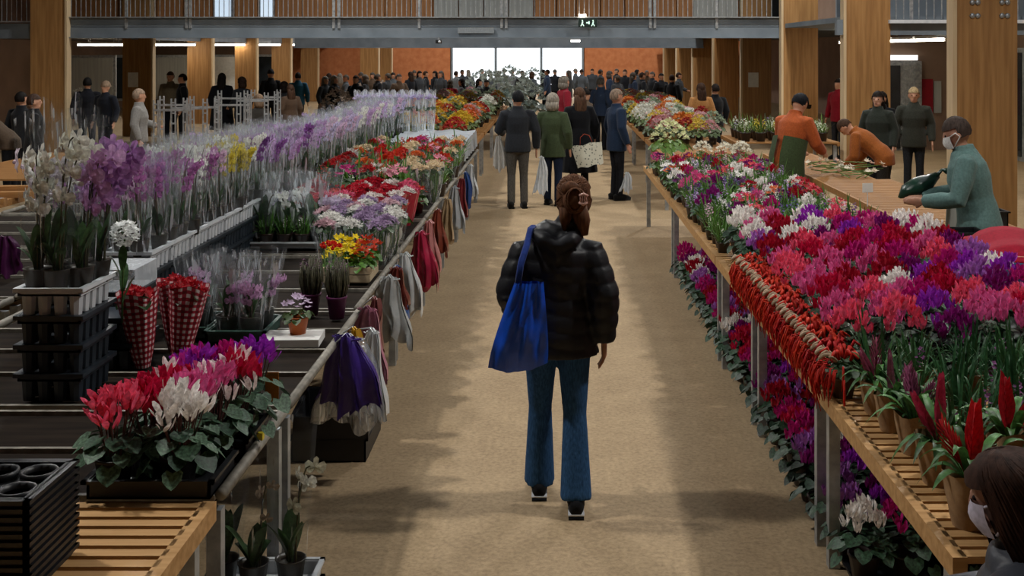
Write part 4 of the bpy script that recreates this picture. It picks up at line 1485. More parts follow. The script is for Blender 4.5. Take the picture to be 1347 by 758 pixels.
# ---- wrapped bouquet
def cone_mesh(r0, r1, h_, mtl, v, uv=False, smooth=False):
    rnd = random.Random(40 + v)
    mb = MB()
    n = 16
    vs, fs = [], []
    for i in range(6):
        t = i / 5
        for j in range(n):
            an = 2 * PI * j / n
            r = (r0 + (r1 - r0) * t ** 0.8) * (1 + 0.06 * t * math.sin(an * 5 + v) + rnd.uniform(-0.02, 0.02))
            vs.append((r * math.cos(an), r * math.sin(an), h_ * t + (0.05 * h_ * math.sin(an * 3 + v) if i == 5 else 0)))
    for i in range(5):
        for j in range(n):
            fs.append((i * n + j, i * n + (j + 1) % n, (i + 1) * n + (j + 1) % n, (i + 1) * n + j))
    mb.add(vs, fs)
    me = mb.mesh('wrap', mtl, smooth)
    if uv:
        u_ = me.uv_layers.new(name='UVMap')
        for p in me.polygons:
            js = [me.loops[li].vertex_index % n for li in p.loop_indices]
            wrapf = 0 in js and n - 1 in js
            for li in p.loop_indices:
                vi = me.loops[li].vertex_index
                j = vi % n
                if wrapf and j == 0:
                    j = n
                u_.data[li].uv = (j / n * 1.0, (vi // n) / 5 * 0.9)
    return me


BQH = [dome_kit(50 + v, 22, 0.085, 0.0, 0.05, 0.03, 12, 0.035, 2) for v in range(3)]
BQH = [(a, b_) for a, b_ in BQH]
CONES = {}


def bouquet(fc, loc, label, group, h_=0.34, wrap='film', r1=0.095, tilt=(0, 0), wc=None, film=True):
    t = thing('wrapped_bouquet', label, 'bouquet', loc, 0, group)
    t.rotation_euler = (tilt[0], tilt[1], rp.uniform(0, 6) if wrap != 'gingham' else 0.3)
    key = (wrap, round(h_, 2), round(r1, 2))
    if key not in CONES:
        CONES[key] = [cone_mesh(0.035, r1, h_, M[wrap], v, wrap == 'gingham') for v in range(2)]
    obj('wrap', rp.choice(CONES[key]), t, color=hexc(wc or '#cccccc'))
    kv = rp.choice(BQH)
    obj('foliage', kv[0], t, (0, 0, h_ * 0.86), color=leafcol())
    obj('blossoms', kv[1], t, (0, 0, h_ * 0.9), color=hexc(fc))
    sm = MB()
    for k in range(6):
        a = k * 1.05
        sm.tube([(0.012 * math.cos(a), 0.012 * math.sin(a), 0.01), (0.05 * math.cos(a), 0.05 * math.sin(a), h_ * 0.88)], 0.004, 4)
    if 'stems' not in CONES:
        CONES['stems'] = {}
    if h_ not in CONES['stems']:
        CONES['stems'][h_] = sm.mesh('stems', M['leaf'])
    obj('stems', CONES['stems'][h_], t, color=hexc('#4a6a34'))
    return t


# ---- bromeliad
def brom_kit(v, spikes=1):
    rnd = random.Random(1200 + v)
    leaves = []
    for k in range(16):
        a = k * 2.4 + rnd.uniform(-0.2, 0.2)
        mb = MB().blade((0.015 * math.cos(a), 0.015 * math.sin(a), 0.13), (math.cos(a), math.sin(a), 0), rnd.uniform(0.7, 1.3), rnd.uniform(0.22, 0.34), 0.032, rnd.uniform(0.55, 1.0), 7, 0.2)
        leaves.append(mb.mesh('leaf', M['leaf']))
    bracts = []
    for s_ in range(spikes):
        az = rnd.uniform(0, 6)
        off = Vector()
        mb = MB()
        tl = Matrix.Rotation(s_ * 2.1 + 0.4, 3, 'Z') @ Matrix.Rotation(0.12 + 0.34 * (s_ > 0), 3, 'Y')
        for k in range(11):
            t = k / 10
            a = az + (PI if k % 2 else 0)
            mb.blade(off + Vector((0, 0, 0.17 + 0.16 * t)), (math.cos(a), math.sin(a), 0), 1.15, 0.095 * (1 - 0.5 * t), 0.036 * (1 - 0.45 * t), -0.15, 4, 0.25)
        mb.tube([off + Vector((0, 0, 0.12)), off + Vector((0, 0, 0.37))], [0.008, 0.005], 5)
        mb.v = [tuple(tl @ (Vector(q) - Vector((0, 0, 0.13))) * (1.0 if s_ == 0 else 0.85) + Vector((0, 0, 0.13))) for q in mb.v]
        bracts.append(mb.mesh('flower_spike', M['petal']))
    return leaves, bracts


BROM = [brom_kit(v, 2 + v % 2) for v in range(3)]
KPOT = [cone_mesh(0.055, 0.085, 0.17, M['kraft'], 20 + v, smooth=True) for v in range(2)]


def bromeliad(loc, label, c, group=None, s=1.0, v=0, lc='#3f6a34', kraft=True):
    kv = BROM[v % 3]
    t = thing('potted_bromeliad', label, 'bromeliad', loc, rp.uniform(0, 6), group, s)
    obj('pot', POT, t, color=hexc('#3a2c22'))
    if kraft:
        obj('paper_wrap', KPOT[v % 2], t)
    for me in kv[0]:
        obj('leaf', me, t, color=hexc(rp.choice([lc, '#4a7a3c', '#35592e'])))
    for me in kv[1]:
        obj('flower_spike', me, t, color=hexc(c))
    return t


# ---- chenille plant with hanging red tassels
def chen_kit(v):
    rnd = random.Random(1500 + v)
    L_, T_ = MB(), MB()
    for k in range(16):
        a = k * 2.4
        q = math.sqrt((k + 0.5) / 16)
        heart(L_, (0.09 * q * math.cos(a), 0.09 * q * math.sin(a), 0.15 - 0.03 * q), 0.035, a, 0.3 + 0.6 * q)
    for k in range(40):
        a = rnd.uniform(PI * 0.55, PI * 1.45)
        r = rnd.uniform(0.06, 0.1)
        z = rnd.uniform(0.1, 0.16)
        ln = rnd.uniform(0.05, 0.17)
        p = Vector((r * math.cos(a), r * math.sin(a), z))
        d = Vector((math.cos(a), math.sin(a), 0))
        T_.tube([p, p + d * 0.03 + Vector((0, 0, 0.005)), p + d * 0.05 + Vector((0, 0, -ln * 0.45)), p + d * 0.045 + Vector((rnd.uniform(-0.02, 0.02), rnd.uniform(-0.02, 0.02), -ln))], [0.002, 0.0045, 0.005, 0.0015], 4)
    for k in range(14):
        a = rnd.uniform(0, 6.28)
        r = rnd.uniform(0.0, 0.08)
        p = Vector((r * math.cos(a), r * math.sin(a), 0.17))
        T_.tube([p, p + Vector((0.02 * math.cos(a), 0.02 * math.sin(a), 0.04)), p + Vector((0.05 * math.cos(a), 0.05 * math.sin(a), 0.02))], [0.006, 0.01, 0.005], 5)
    rf = MB()
    pts = []
    for i in range(25):
        t = i / 24
        pts.append((-0.075 + 0.032 * math.sin(t * 12.57), -0.085 + 0.17 * t, 0.185 + 0.012 * math.cos(t * 25.1)))
    rf.tube(pts, [(0.009, 0.006)] * 25, 6)
    return L_.mesh('leaves', M['leaf']), T_.mesh('tassels', M['petal']), rf.mesh('paper_ruffle', M['ruffle'])


CHEN = [chen_kit(v) for v in range(3)]
# ---- heather
hb = MB()
rnd = random.Random(8)
for k in range(46):
    a = k * 2.4
    r0 = 0.035 * math.sqrt(k / 46)
    hb.tube([(r0 * math.cos(a), r0 * math.sin(a), 0.08), (r0 * 1.7 * math.cos(a), r0 * 1.7 * math.sin(a), 0.17), (r0 * 1.6 * math.cos(a), r0 * 1.6 * math.sin(a), 0.27 + rnd.uniform(-0.04, 0.03))], [0.004, 0.007, 0.002], 4)
HEATH = hb.mesh('heather_shoots', M['leaf'])
hb = MB()
for k in range(90):
    a = k * 2.4
    r0 = 0.058 * math.sqrt((k % 46) / 46)
    star(hb, (r0 * math.cos(a), r0 * math.sin(a), rnd.uniform(0.16, 0.28)), 0.007, 4, rnd)
HEATHF = hb.mesh('heather_flowers', M['petal'], False)
# ================================================================ people placed
def F(px, py):
    """floor point seen at photo pixel"""
    d = FPX * EYE / (py - VY)
    return Vector(((px - VX) * d / FPX, d, 0))


W = Vector((0.02, 5.84, 0))
person(K['walker'], 'woman in black puffer jacket and flared jeans walking down the aisle', W, 0.0, 1.67, wide=1.0,
       jacket='#17181d', trousers='#31537a', hair='#5a3b28', shoe='#17181b', skin='#b58468')
# her hair clip, a part of her outfit that could be lifted away: own thing
cl = thing('hair_clip', 'pale pink claw clip in the walking woman\'s brown hair', 'hair clip', W + Vector((0.128, -0.195, 1.585)))
mb = MB()
mb.tube([(-0.018, 0.0, 0.022), (0.0, -0.012, 0.03), (0.022, 0, 0.02)], [0.007, 0.009, 0.007], 6)
mb.tube([(-0.02, 0.0, -0.012), (0.0, -0.012, -0.02), (0.018, 0, -0.012)], [0.007, 0.009, 0.007], 6)
obj('claw', mb.mesh('claw', M['plastic']), cl, color=hexc('#c79a8c'))
mb = MB()
for k in range(4):
    mb.tube([(-0.015 + k * 0.01, 0, 0.02), (-0.015 + k * 0.01, -0.014, 0.0), (-0.015 + k * 0.01, 0, -0.015)], 0.003, 5)
obj('tooth', mb.mesh('tooth', M['plastic']), cl, color=hexc('#c79a8c'))


# blue tote bag on her left shoulder
def tote():
    t = thing('tote_bag', 'shiny blue tote bag hanging from the walking woman\'s shoulder', 'bag', W + Vector((-0.165, -0.235, 0.055)))
    mb = MB()

    def shell(sgn):
        def fn(u, v):
            z = 0.725 + 0.405 * v
            wd = 0.325 * (1 - 0.56 * v) * (1 - 0.10 * (1 - v) ** 4)
            x = (u - 0.5) * wd + 0.055 * v - 0.03 + 0.0
            bulge = (0.075 * math.sin(PI * min(1, u * 1.0)) ** 0.6) * (1 - 0.72 * v) * (1 - (1 - v) ** 6)
            crease = 0.018 * math.sin(u * 15 + v * 4) * (1 - 0.2 * v) + 0.012 * math.sin(u * 33 - v * 6) + 0.01 * math.sin(v * 17 + u * 5) * (1 - v)
            zz = z - (0.035 * math.cos((u - 0.4) * PI) if v < 0.15 else 0) * (1 - v / 0.15 if v < 0.15 else 0)
            return Vector((x, sgn * (0.012 + bulge) + crease * 0.6, zz))
        return fn
    mb.sheet(shell(-1), 16, 12)
    mb.sheet(shell(1), 16, 12)
    obj('body', mb.mesh('tote_body', M['bagplastic']), t, color=hexc('#1450c8'))
    for sgn in (-1, 1):
        s = MB()
        pts = [(-0.03, sgn * 0.02, 1.12), (-0.015, sgn * 0.03 + 0.02, 1.22), (0.012, sgn * 0.03 + 0.08, 1.30), (0.03, sgn * 0.02 + 0.16, 1.37), (0.045, sgn * 0.02 + 0.22, 1.375)]
        s.tube(pts, [(0.016, 0.003)] * 5, 6, side=(1, 0, 0))
        obj('strap', s.mesh('tote_strap', M['cloth']), t, color=hexc('#23397e'))
    return t


tote()
# shoppers standing across the aisle
person(K['man_look'], 'man in dark jacket and grey trousers standing in the aisle by the stall', F(681, 274), 0.15, 1.73,
       jacket='#25282d', trousers='#4d4a45', hair='#16171a', headgear=True, shoe='#151412')
person(K['woman'], 'grey-haired woman in olive green jacket standing in the aisle', F(727, 270), -0.25, 1.68,
       jacket='#3b4630', trousers='#1c2436', hair='#8a8378', shoe='#141414')
person(K['coat'], 'woman in long black coat carrying a patterned bag in the aisle', F(762, 262), 0.3, 1.74,
       jacket='#101115', trousers='#16171a', hair='#4a3528')
person(K['bulky'], 'man in navy blue jacket standing at the wooden table end', F(811, 263), -1.2, 1.72,
       jacket='#1d2b40', trousers='#1a1b1f', hair='#7b6a5c', skin='#b07f68')
# patterned bag and white carrier bags
t = thing('shopping_bag', 'pale patterned cotton shopping bag held beside the long black coat', 'bag', P(777, 218, 17.6))
mb = MB()
for sg in (-1, 1):
    mb.sheet(lambda u, v: Vector(((u - 0.5) * (0.40 + 0.08 * v), sg * 0.07 * math.sin(PI * u) ** 0.5 * (1 - 0.4 * v), 0.34 * v + 0.012 * math.sin(u * 12))), 10, 5)
obj('body', mb.mesh('bag_body', M['print']), t, rot=(0, -0.2, 0))
obj('handle', MB().tube([(-0.1, 0, 0.33), (-0.07, 0, 0.46), (0.0, 0, 0.5), (0.07, 0, 0.46), (0.1, 0, 0.33)], [(0.004, 0.014)] * 5, 6).mesh('handle', M['cloth']), t, rot=(0, -0.2, 0), color=hexc('#a6452c'))


def carrier(name, label, loc, w_, h_, c, rz=0, group=None, film=False, cat='carrier bag'):
    t = thing(name, label, cat, loc, rz, group)
    mb = MB()
    rr = random.Random(zlib.crc32(label.encode()) & 255)
    ph = rr.uniform(0, 6)
    for sg in (-1, 1):
        mb.sheet(lambda u, v: Vector(((u - 0.5) * w_ * (0.26 + 0.74 * min(1, (1 - v) * 1.25) ** 0.8) * (1 - 0.07 * math.sin(9 * v + ph)) + 0.02 * math.sin(v * 4 + ph),
                                      sg * (0.006 + 0.045 * math.sin(PI * u) * (1 - v * 0.75)) + 0.03 * math.sin(u * 21 + ph + 1.6 * math.sin(v * 3 + ph)) * (0.35 + 0.65 * (1 - v)),
                                      -h_ + h_ * v * 0.97 + (0.035 * math.sin(u * 9 + ph) + 0.02 * math.sin(u * 23)) * (1 - v))), 26, 10)
    obj('body', mb.mesh('carrier_body', M['film_thick'] if film else M['bagplastic']), t, color=hexc(c))
    for sg in (-1, 1):
        obj('handle', MB().tube([(-0.06 * w_ / 0.3, sg * 0.01, -h_ * 0.05), (-0.03, sg * 0.012, -0.03), (0, sg * 0.008, 0.0), (0.03, sg * 0.012, -0.03), (0.06 * w_ / 0.3, sg * 0.01, -h_ * 0.05)], [(0.002, 0.006)] * 5, 6).mesh('handle', M['bagplastic']), t, color=hexc(c))
    return t


carrier('carrier_bag', 'thin white carrier bag held by the grey-haired woman', P(712, 205, 16.95), 0.22, 0.55, '#c9ced2')
carrier('carrier_bag', 'small white carrier bag hanging beside the navy jacket man', P(824, 226, 17.7), 0.2, 0.3, '#b9bdc0')
carrier('carrier_bag', 'pale carrier bag held by the man in grey trousers', P(657, 178, 16.9), 0.24, 0.5, '#a9a7a2')

# sellers and customers on the right
o = person(K['capman'], 'seller in orange jumper, dark cap and green apron leaning over the flowers', (2.86, 14.0, 0), -0.9, 1.84,
           jacket='#a5522a', trousers='#3a3d33', hair='#14161b', headgear=True)
ap = MB()
up = K['capman']['_up']
ap.sheet(lambda u, v: (lambda p: up(p) if p[2] > 0.92 else Vector(p))((0.212 * math.sin((u - 0.5) * 5.9) * (1.06 - 0.06 * v), 0.176 * math.cos((u - 0.5) * 5.9) * (1.06 - 0.06 * v), 0.48 + 0.68 * v)), 24, 12)
obj('apron', ap.mesh('apron', M['cloth']), o, color=hexc('#3d4a30'))
person(K['bend'], 'person in rust brown coat bending over the plank table', (4.5, 15.5, 0), 1.05, 1.66, jacket='#8a4e22', trousers='#2a2724', hair='#3c2a1e')
person(K['facewoman'], 'dark-haired woman in dark green jacket facing the plank table', (4.95, 17.4, 0), 2.6, 1.70, jacket='#262b26', trousers='#1d1e20', hair='#17100d', skin='#b88d78')
person(K['faceman'], 'grey-blond person in dark grey coat walking beside the wooden column', (5.75, 18.2, 0), 2.9, 1.74, jacket='#33352f', trousers='#24262a', hair='#a08b68')
person(K['longhair'], 'figure in black coat beside the grey-blond person', (5.62, 19.5, 0), 2.6, 1.62, jacket='#14161a', trousers='#17181c', hair='#1d1714')
person(K['stand'], 'person in crimson coat half hidden behind a wooden column', (6.15, 24.6, 0), 2.2, 1.72, jacket='#7c1422', trousers='#2a2a2e', hair='#1c1512')
man = person(K['reach'], 'man in worn teal jacket and white face mask leaning at the table end', (3.42, 9.15, 0), 1.25, 1.80,
             jacket='#587370', trousers='#2a2d30', hair='#3a302b', skin='#a87c66')
hd = K['reach']['_hd']


def face_mask(hd, parent, color):
    m = MB()
    m.sheet(lambda u, v: hd((0.078 * math.sin((u - 0.5) * 2.4), 0.03 + 0.075 * math.cos((u - 0.5) * 2.4) + 0.02 * math.sin(PI * v) * math.cos((u - 0.5) * 2.6), 1.495 + 0.095 * v)), 8, 5)
    o = obj('face_mask', m.mesh('face_mask', M['cloth']), parent, color=hexc(color))
    for e in (-1, 1):
        obj('ear_loop', MB().tube([hd((e * 0.072, 0.055, 1.585)), hd((e * 0.088, 0.01, 1.60)), hd((e * 0.088, -0.012, 1.565)), hd((e * 0.074, 0.05, 1.505))], 0.004, 5).mesh('ear_loop', M['cloth']), o, color=hexc(color))


face_mask(hd, man, '#d8d8d6')
t = thing('green_sack', 'dark green plastic sack held over the plank table by the teal jacket man', 'sack', P(1208, 260, 9.5))
mb = MB()
rr = random.Random(5)
mb.tube([(-0.16, 0, 0.0), (-0.1, 0, 0.05), (0.0, 0, 0.09), (0.09, 0, 0.14), (0.16, 0, 0.19)], [(0.01, 0.03), (0.06, 0.09), (0.085, 0.1), (0.06, 0.07), (0.03, 0.03)], 12, side=(0, 0, 1))
o = obj('body', mb.mesh('sack_body', M['bagplastic']), t, color=hexc('#0a2c20'))
obj('neck', MB().tube([(0.15, 0, 0.18), (0.2, 0.01, 0.23), (0.24, 0, 0.22)], [(0.02, 0.03), (0.012, 0.015), (0.03, 0.04)], 10).mesh('sack_neck', M['bagplastic']), t, color=hexc('#0a2c20'))
person(K['stoop'], 'stooping person in bright red fleece behind the cyclamen table', (2.98, 7.3, 0), -0.2, 1.72, wide=1.15, jacket='#8e1028', trousers='#39506f', hair='#2b1c16')
nr = person(K['near'], 'person in grey jacket and pale face mask at the slatted table\'s end', (1.22, 2.64, 0), 0.95, 1.36, wide=1.25,
            jacket='#3a3d45', trousers='#20242c', hair='#35221a', skin='#9a7060')
face_mask(K['near']['_hd'], nr, '#b9b3c4')

# shoppers at the stall beyond the spring flowers
person(K['longhair'], 'long-haired woman in tan coat at the stall beyond the spring flowers', (2.95, 22.8, 0), 0.2, 1.68, jacket='#9c6f42', trousers='#232830', hair='#33231a')
person(K['stand'], 'person in black beside the woman in the tan coat', (3.35, 23.6, 0), 0.4, 1.64, jacket='#15171b', trousers='#17191d', hair='#1b1411')
# people around the far left stalls
for px, py, d, kit, rz, jc, hc, lab in (
        (14, 140, 17.5, 'bend', 1.6, '#4d4034', '#a8a096', 'stooping grey-haired person behind the far left stall'),
        (28, 122, 18.5, 'stand', -0.4, '#17181c', '#15110f', 'dark figure with black hair behind the far left stall'),
        (45, 125, 17.2, 'bulky', -1.1, '#131417', '#3a2a22', 'man in black jacket beside the broad left column'),
        (115, 103, 24.0, 'stand', 0.3, '#14161c', '#12100f', 'dark-haired person with a dark backpack between the left columns'),
        (139, 108, 23.5, 'beanie', 2.8, '#171a22', '#7d6a58', 'balding man in navy coat between the left columns'),
        (183, 118, 19.0, 'man_look', -1.4, '#7d7b78', '#8d7a68', 'elderly person in pale grey coat at the steel racks'),
        (225, 95, 28.5, 'faceman', 3.0, '#6c6250', '#4a3b30', 'person in beige coat near the second left column'),
        (240, 98, 28.0, 'stand', 2.0, '#131418', '#15110f', 'person in black coat near the second left column'),
        (292, 97, 27.5, 'coat', 0.1, '#101219', '#15110f', 'person in long black coat by the third left column'),
        (318, 102, 27.0, 'woman', 1.0, '#23262c', '#2a1f1a', 'person in charcoal coat by the third left column'),
        (356, 92, 32.0, 'beanie', 0.5, '#17181c', '#1c1e24', 'person in black with dark hat near the fourth left column'),
        (392, 96, 32.5, 'stand', 0.2, '#1f4c63', '#1a1512', 'person in blue jacket near the fifth left column'),
        (374, 108, 26.5, 'woman', -0.6, '#17191d', '#17120f', 'person in black standing at the wire stands'),
        (382, 112, 25.5, 'longhair', 0.6, '#4a3a2e', '#3a281d', 'brown-coated person standing at the wire stands'),
        (340, 125, 20.5, 'woman', 0.9, '#33302c', '#6e5a48', 'short person in dark brown coat at the left stall')):
    hz = EYE - (py - VY) * d / FPX
    person(K[kit], lab, ((px - VX) * d / FPX, d, 0), rz, max(1.3, min(1.88, hz)) if kit != 'bend' else 1.75, jacket=jc, hair=hc, trousers='#1d1f24')
# a crowd at the far end of the hall
PAL = [('#1b1e24', 'black'), ('#27344a', 'navy'), ('#3a3e43', 'charcoal'), ('#50565c', 'grey'), ('#7a1a28', 'dark red'), ('#2e3a32', 'dark green'), ('#56483c', 'brown'), ('#74797d', 'pale grey')]
KT = ['stand', 'woman', 'coat', 'beanie', 'longhair', 'man_look', 'bulky']
rc = random.Random(4)


placed = []
FARTAB = [(-3.2, -1.3, 18, 32.3), (1.6, 2.75, 16.6, 34), (3.05, 4.8, 19.1, 20.8)]
SHRUBS = [(648, 36, 1.75), (672, 40, 1.85), (692, 33.5, 1.5), (632, 43, 1.65), (702, 45, 1.7), (104, 30, 0), (470, 34, 0), (505, 38, 0), (445, 30, 0)]
FARTAB += [((px - VX) * d / FPX - 0.6, (px - VX) * d / FPX + 0.6, d - 0.6, d + 0.6) for px, d, _ in SHRUBS]


def crowd(px, py, d, ci=None, kit=None):
    for _ in range(60):
        x = (px - VX) * d / FPX
        if any(a - 0.3 < x < b_ + 0.3 and c - 0.3 < d < e_ + 0.3 for a, b_, c, e_ in FARTAB) or any(abs(x - q[0]) < 0.55 and abs(d - q[1]) < 0.45 for q in placed):
            d += 0.25
        else:
            break
    placed.append((x, d))
    jc, nm = PAL[ci if ci is not None else rc.choice([0, 0, 1, 2, 3, 5, 6, 7])]
    hz = max(1.5, min(1.86, EYE - (py - VY) * d / FPX))
    person(K[kit or rc.choice(KT)], 'distant shopper in %s clothes in the crowd before the bright doorway' % nm, ((px - VX) * d / FPX, d, 0), rc.uniform(-3, 3), hz,
           'shoppers in the far crowd', jacket=jc, hair=rc.choice(['#15110f', '#2a1d16', '#4a4540', '#6b655d', '#3a281d']), trousers='#191b20')


for x, y, d, c in ((742, 101, 24, 4), (770, 118, 22, 6), (790, 103, 27, 1), (640, 118, 23, 0), (592, 106, 27, 4), (607, 104, 30, 3), (630, 108, 28, 3),
                   (812, 100, 33, 2), (845, 96, 36, 0), (833, 96, 35, 1), (858, 95, 38, 0), (884, 99, 33, 0), (802, 94, 38, 1), (822, 92, 42, 0), (790, 92, 43, 2), (748, 93, 40, 2),
                   (720, 92, 43, 1), (730, 92, 45, 0), (765, 92, 46, 3), (715, 92, 46, 0), (608, 92, 44, 3), (616, 92, 46, 3), (600, 94, 42, 7), (645, 96, 40, 3), (655, 94, 42, 7), (700, 95, 41, 3),
                   (540, 95, 38, 0), (552, 94, 40, 2), (560, 94, 42, 0), (572, 94, 41, 0), (580, 94, 38, 2), (545, 93, 45, 6), (525, 98, 34, 6), (510, 97, 36, 2), (497, 98, 34, 0), (480, 99, 33, 2),
                   (468, 100, 31, 0), (455, 99, 33, 3), (440, 100, 31, 0), (428, 101, 30, 2), (490, 96, 38, 6), (517, 96, 39, 3), (475, 96, 40, 0), (447, 97, 38, 6), (433, 97, 38, 0),
                   (870, 97, 36, 0), (893, 96, 38, 2), (851, 93, 44, 6), (838, 92, 46, 2), (811, 91, 48, 0), (779, 91, 49, 2), (757, 91, 49, 3), (663, 91, 48, 3), (674, 92, 46, 7), (634, 91, 49, 7), (687, 93, 44, 2)):
    crowd(x, y, d, c)
# ================================================================ left stall
# two trays of cyclamens on the near table
shallow_tray('black plant tray with six cyclamens overhanging the slatted table', (-1.375, 4.02, TZ), 0.42, 0.30, 0.06, M['black_pl'])
shallow_tray('black plant tray with six cyclamens on the dark panels', (-1.365, 4.42, TZ), 0.42, 0.30, 0.06, M['black_pl'])
for cn, x, y, lab, tip in (
        ('coral pink', -1.52, 3.95, 'coral pink cyclamen at the tray corner by the black crates', None),
        ('white', -1.30, 3.97, 'white cyclamen in the black tray over the slats', None),
        ('crimson', -1.44, 4.07, 'crimson cyclamen between the coral pink and white ones', None),
        ('pink', -1.32, 4.12, 'pale pink cyclamen behind the white one in the black tray', None),
        ('pink', -1.27, 4.26, 'pink and white edged cyclamen in the middle of the two trays', '#e8dede'),
        ('crimson', -1.42, 4.22, 'dark red and white edged cyclamen in the middle of the two trays', '#e2d5d5'),
        ('crimson', -1.22, 4.40, 'crimson cyclamen with white tips near the table rail', '#e8dede'),
        ('violet', -1.40, 4.47, 'bright violet cyclamen before the gingham bouquets', '#c02a90'),
        ('magenta', -1.29, 4.52, 'magenta cyclamen between two violet ones', None),
        ('violet', -1.22, 4.62, 'bright violet cyclamen beside the orange card', None)):
    near_cyclamen(cn, (x, y, TZ + 0.012), lab, 1.12, 16, tip)
tag(obj('price_card', MB().box((0, 0, 0.06), (0.055, 0.004, 0.12)).mesh('price_card', mat('orange_card', '#a5661c', '#b5741f', 8, 0.6), False), loc=(-1.15, 4.66, TZ + 0.09)), 'orange plant card standing behind the violet cyclamen', 'card')
tag(obj('yellow_tag', MB().box((0, 0, 0), (0.022, 0.03, 0.025)).mesh('yellow_tag', mat('yellow_tag', '#c9b32c', '#d8c438', 8, 0.5), False), loc=(-1.135, 4.42, TZ + 0.03)), 'small yellow tag clipped on the table rail', 'tag')

# tall orchids on the foremost stack
WH = ['#dcdcd4', '#e6e4de', '#d0d0c4', '#d8d2dc']
for x, y, lab, cols, H_, az, st in (
        (-2.27, 5.02, 'tall white orchid at the corner of the foremost stack', WH, 0.70, -1.2, 2), (-2.18, 5.00, 'tallest white orchid with a long arching spray on the foremost stack', WH, 0.78, -0.7, 2),
        (-2.27, 5.17, 'white orchid flushed pale pink on the foremost stack', ['#d9c9d6', '#e4dade', '#cbb6cc'], 0.66, -2.2, 1), (-2.1, 5.06, 'mauve orchid in a clear sleeve on the foremost stack', ['#b083b4', '#bd93be', '#9c6ea4'], 0.68, -0.4, 2),
        (-2.18, 5.2, 'purple orchid in a tall sleeve on the foremost stack', ['#a678ae', '#b58abc', '#c19ac4'], 0.72, 0.2, 2), (-2.09, 5.23, 'violet-pink orchid at the back of the foremost stack', ['#b283b8', '#9c70a6'], 0.68, -0.1, 2)):
    hero_orchid((x, y, ORCH_Z - 0.03), lab, cols, H_, az, st, 7 if st == 1 else 6, 1.1)
# white hydrangea-like ball flower leaning out
t = thing('white_ball_flower', 'round white ball flower on a stem beside the foremost orchid stack', 'flower', (-2.0, 5.32, TZ + 0.25))
mb = MB()
rr = random.Random(3)
for k in range(70):
    z = 1 - 2 * (k + 0.5) / 70
    a = k * 2.4
    q = math.sqrt(1 - z * z)
    star(mb, (0.055 * q * math.cos(a), 0.055 * q * math.sin(a), 0.42 + 0.055 * z), 0.02, 5, rr, 0.3)
obj('head', mb.mesh('head', M['petal'], False), t, color=hexc('#dfe2e0'))
obj('stem', MB().tube([(-0.02, 0.02, 0), (-0.01, 0, 0.2), (0, 0, 0.4)], 0.005, 6).mesh('stem', M['leaf']), t, color=hexc('#4a6a34'))
for k in range(4):
    a = k * 1.7
    obj('leaf', MB().blade((-0.01, 0, 0.1 + 0.05 * k), (math.cos(a), math.sin(a), 0), 1.2, 0.16, 0.04, 0.4, 5, 0.1).mesh('leaf', M['leaf']), t, color=leafcol())

# long row of sleeved orchids
OC = [('mauve', '#93609c'), ('pink-violet', '#a3679e'), ('lilac', '#b79ac4'), ('white', '#d6d6d0'), ('pale pink', '#c9abc4'), ('purple', '#7a4a8a'), ('yellow', '#bfae3c'), ('pale lavender', '#bdb3d2')]


def oc_for(y):
    if y < 7.4:
        return rp.choice([OC[0], OC[1], OC[1], OC[4]])
    if y < 8.2:
        return rp.choice([OC[3], OC[3], OC[4], OC[1]])
    if y < 8.8:
        return rp.choice([OC[6], OC[3], OC[6]])
    if y < 11.5:
        return rp.choice([OC[0], OC[2], OC[5], OC[2]])
    return rp.choice([OC[7], OC[2], OC[3], OC[7], OC[4], OC[2]])


y = 6.6
while y < 17.6:
    for j, x in enumerate((-2.36, -2.5, -2.66, -2.86)):
        if y > 12 and j == 3:
            continue
        cn, hx = oc_for(y)
        z = ROW_Z - 0.03 if y < 9.4 and j < 2 else (TZ + 0.31 if y < 9.4 else TZ + 0.28)
        orchid(cn, hx, (x + rp.uniform(-0.03, 0.03), y + rp.uniform(-0.04, 0.04), z), '%s orchid in a clear sleeve in the long orchid row' % cn, 'sleeved orchids in the long row', rp.uniform(0.85, 1.0))
    y += 0.2 if y < 10 else 0.26
# plinths that carry the back rows
for k in range(4):
    shallow_tray('dark upturned crate raising the rear orchids', (-2.78, 7.1 + 0.85 * k, TZ), 0.36, 0.8, 0.305, M['blue_black'], 'upturned crates under the rear orchids', name='plinth_crate')
for k in range(9):
    shallow_tray('dark upturned crate raising the more distant orchids', (-2.6, 9.95 + 0.9 * k, TZ), 0.72, 0.85, 0.275, M['blue_black'], 'upturned crates under the distant orchids', name='plinth_crate')

# red gingham bouquets
for k, (x, y, tl) in enumerate(((-1.98, 5.5, (0.02, -0.08)), (-1.84, 5.62, (-0.03, 0.12)), (-1.9, 5.75, (0, 0)))):
    bouquet('#98101c', (x, y, TZ), ['red flowers in red gingham wrap beside the orchid stack', 'red flowers in red gingham wrap leaning toward the pink orchids', 'red flowers in red gingham wrap tucked behind two others'][k], 'gingham bouquets', 0.36, 'gingham', 0.1, tl)
# small pink orchids in green trays
shallow_tray('green-grey plastic tray holding sleeved pink orchids', (-1.66, 6.12, TZ), 0.3, 0.36, 0.06, M['green_pl'])
shallow_tray('green-grey plastic tray beside the gingham bouquets', (-1.93, 6.2, TZ), 0.2, 0.36, 0.06, M['green_pl'])
for x, y, c in ((-1.73, 6.05, '#b58ab0'), (-1.6, 6.03, '#bd93b8'), (-1.72, 6.2, '#c7a6c4'), (-1.58, 6.2, '#b78fb6'), (-1.92, 6.12, '#b893b6'), (-1.93, 6.3, '#c3a2c0')):
    orchid('pink', c, (x, y, TZ + 0.02), 'short pink orchid in a crackling clear sleeve in a green tray', 'short pink orchids', 1.0, True)
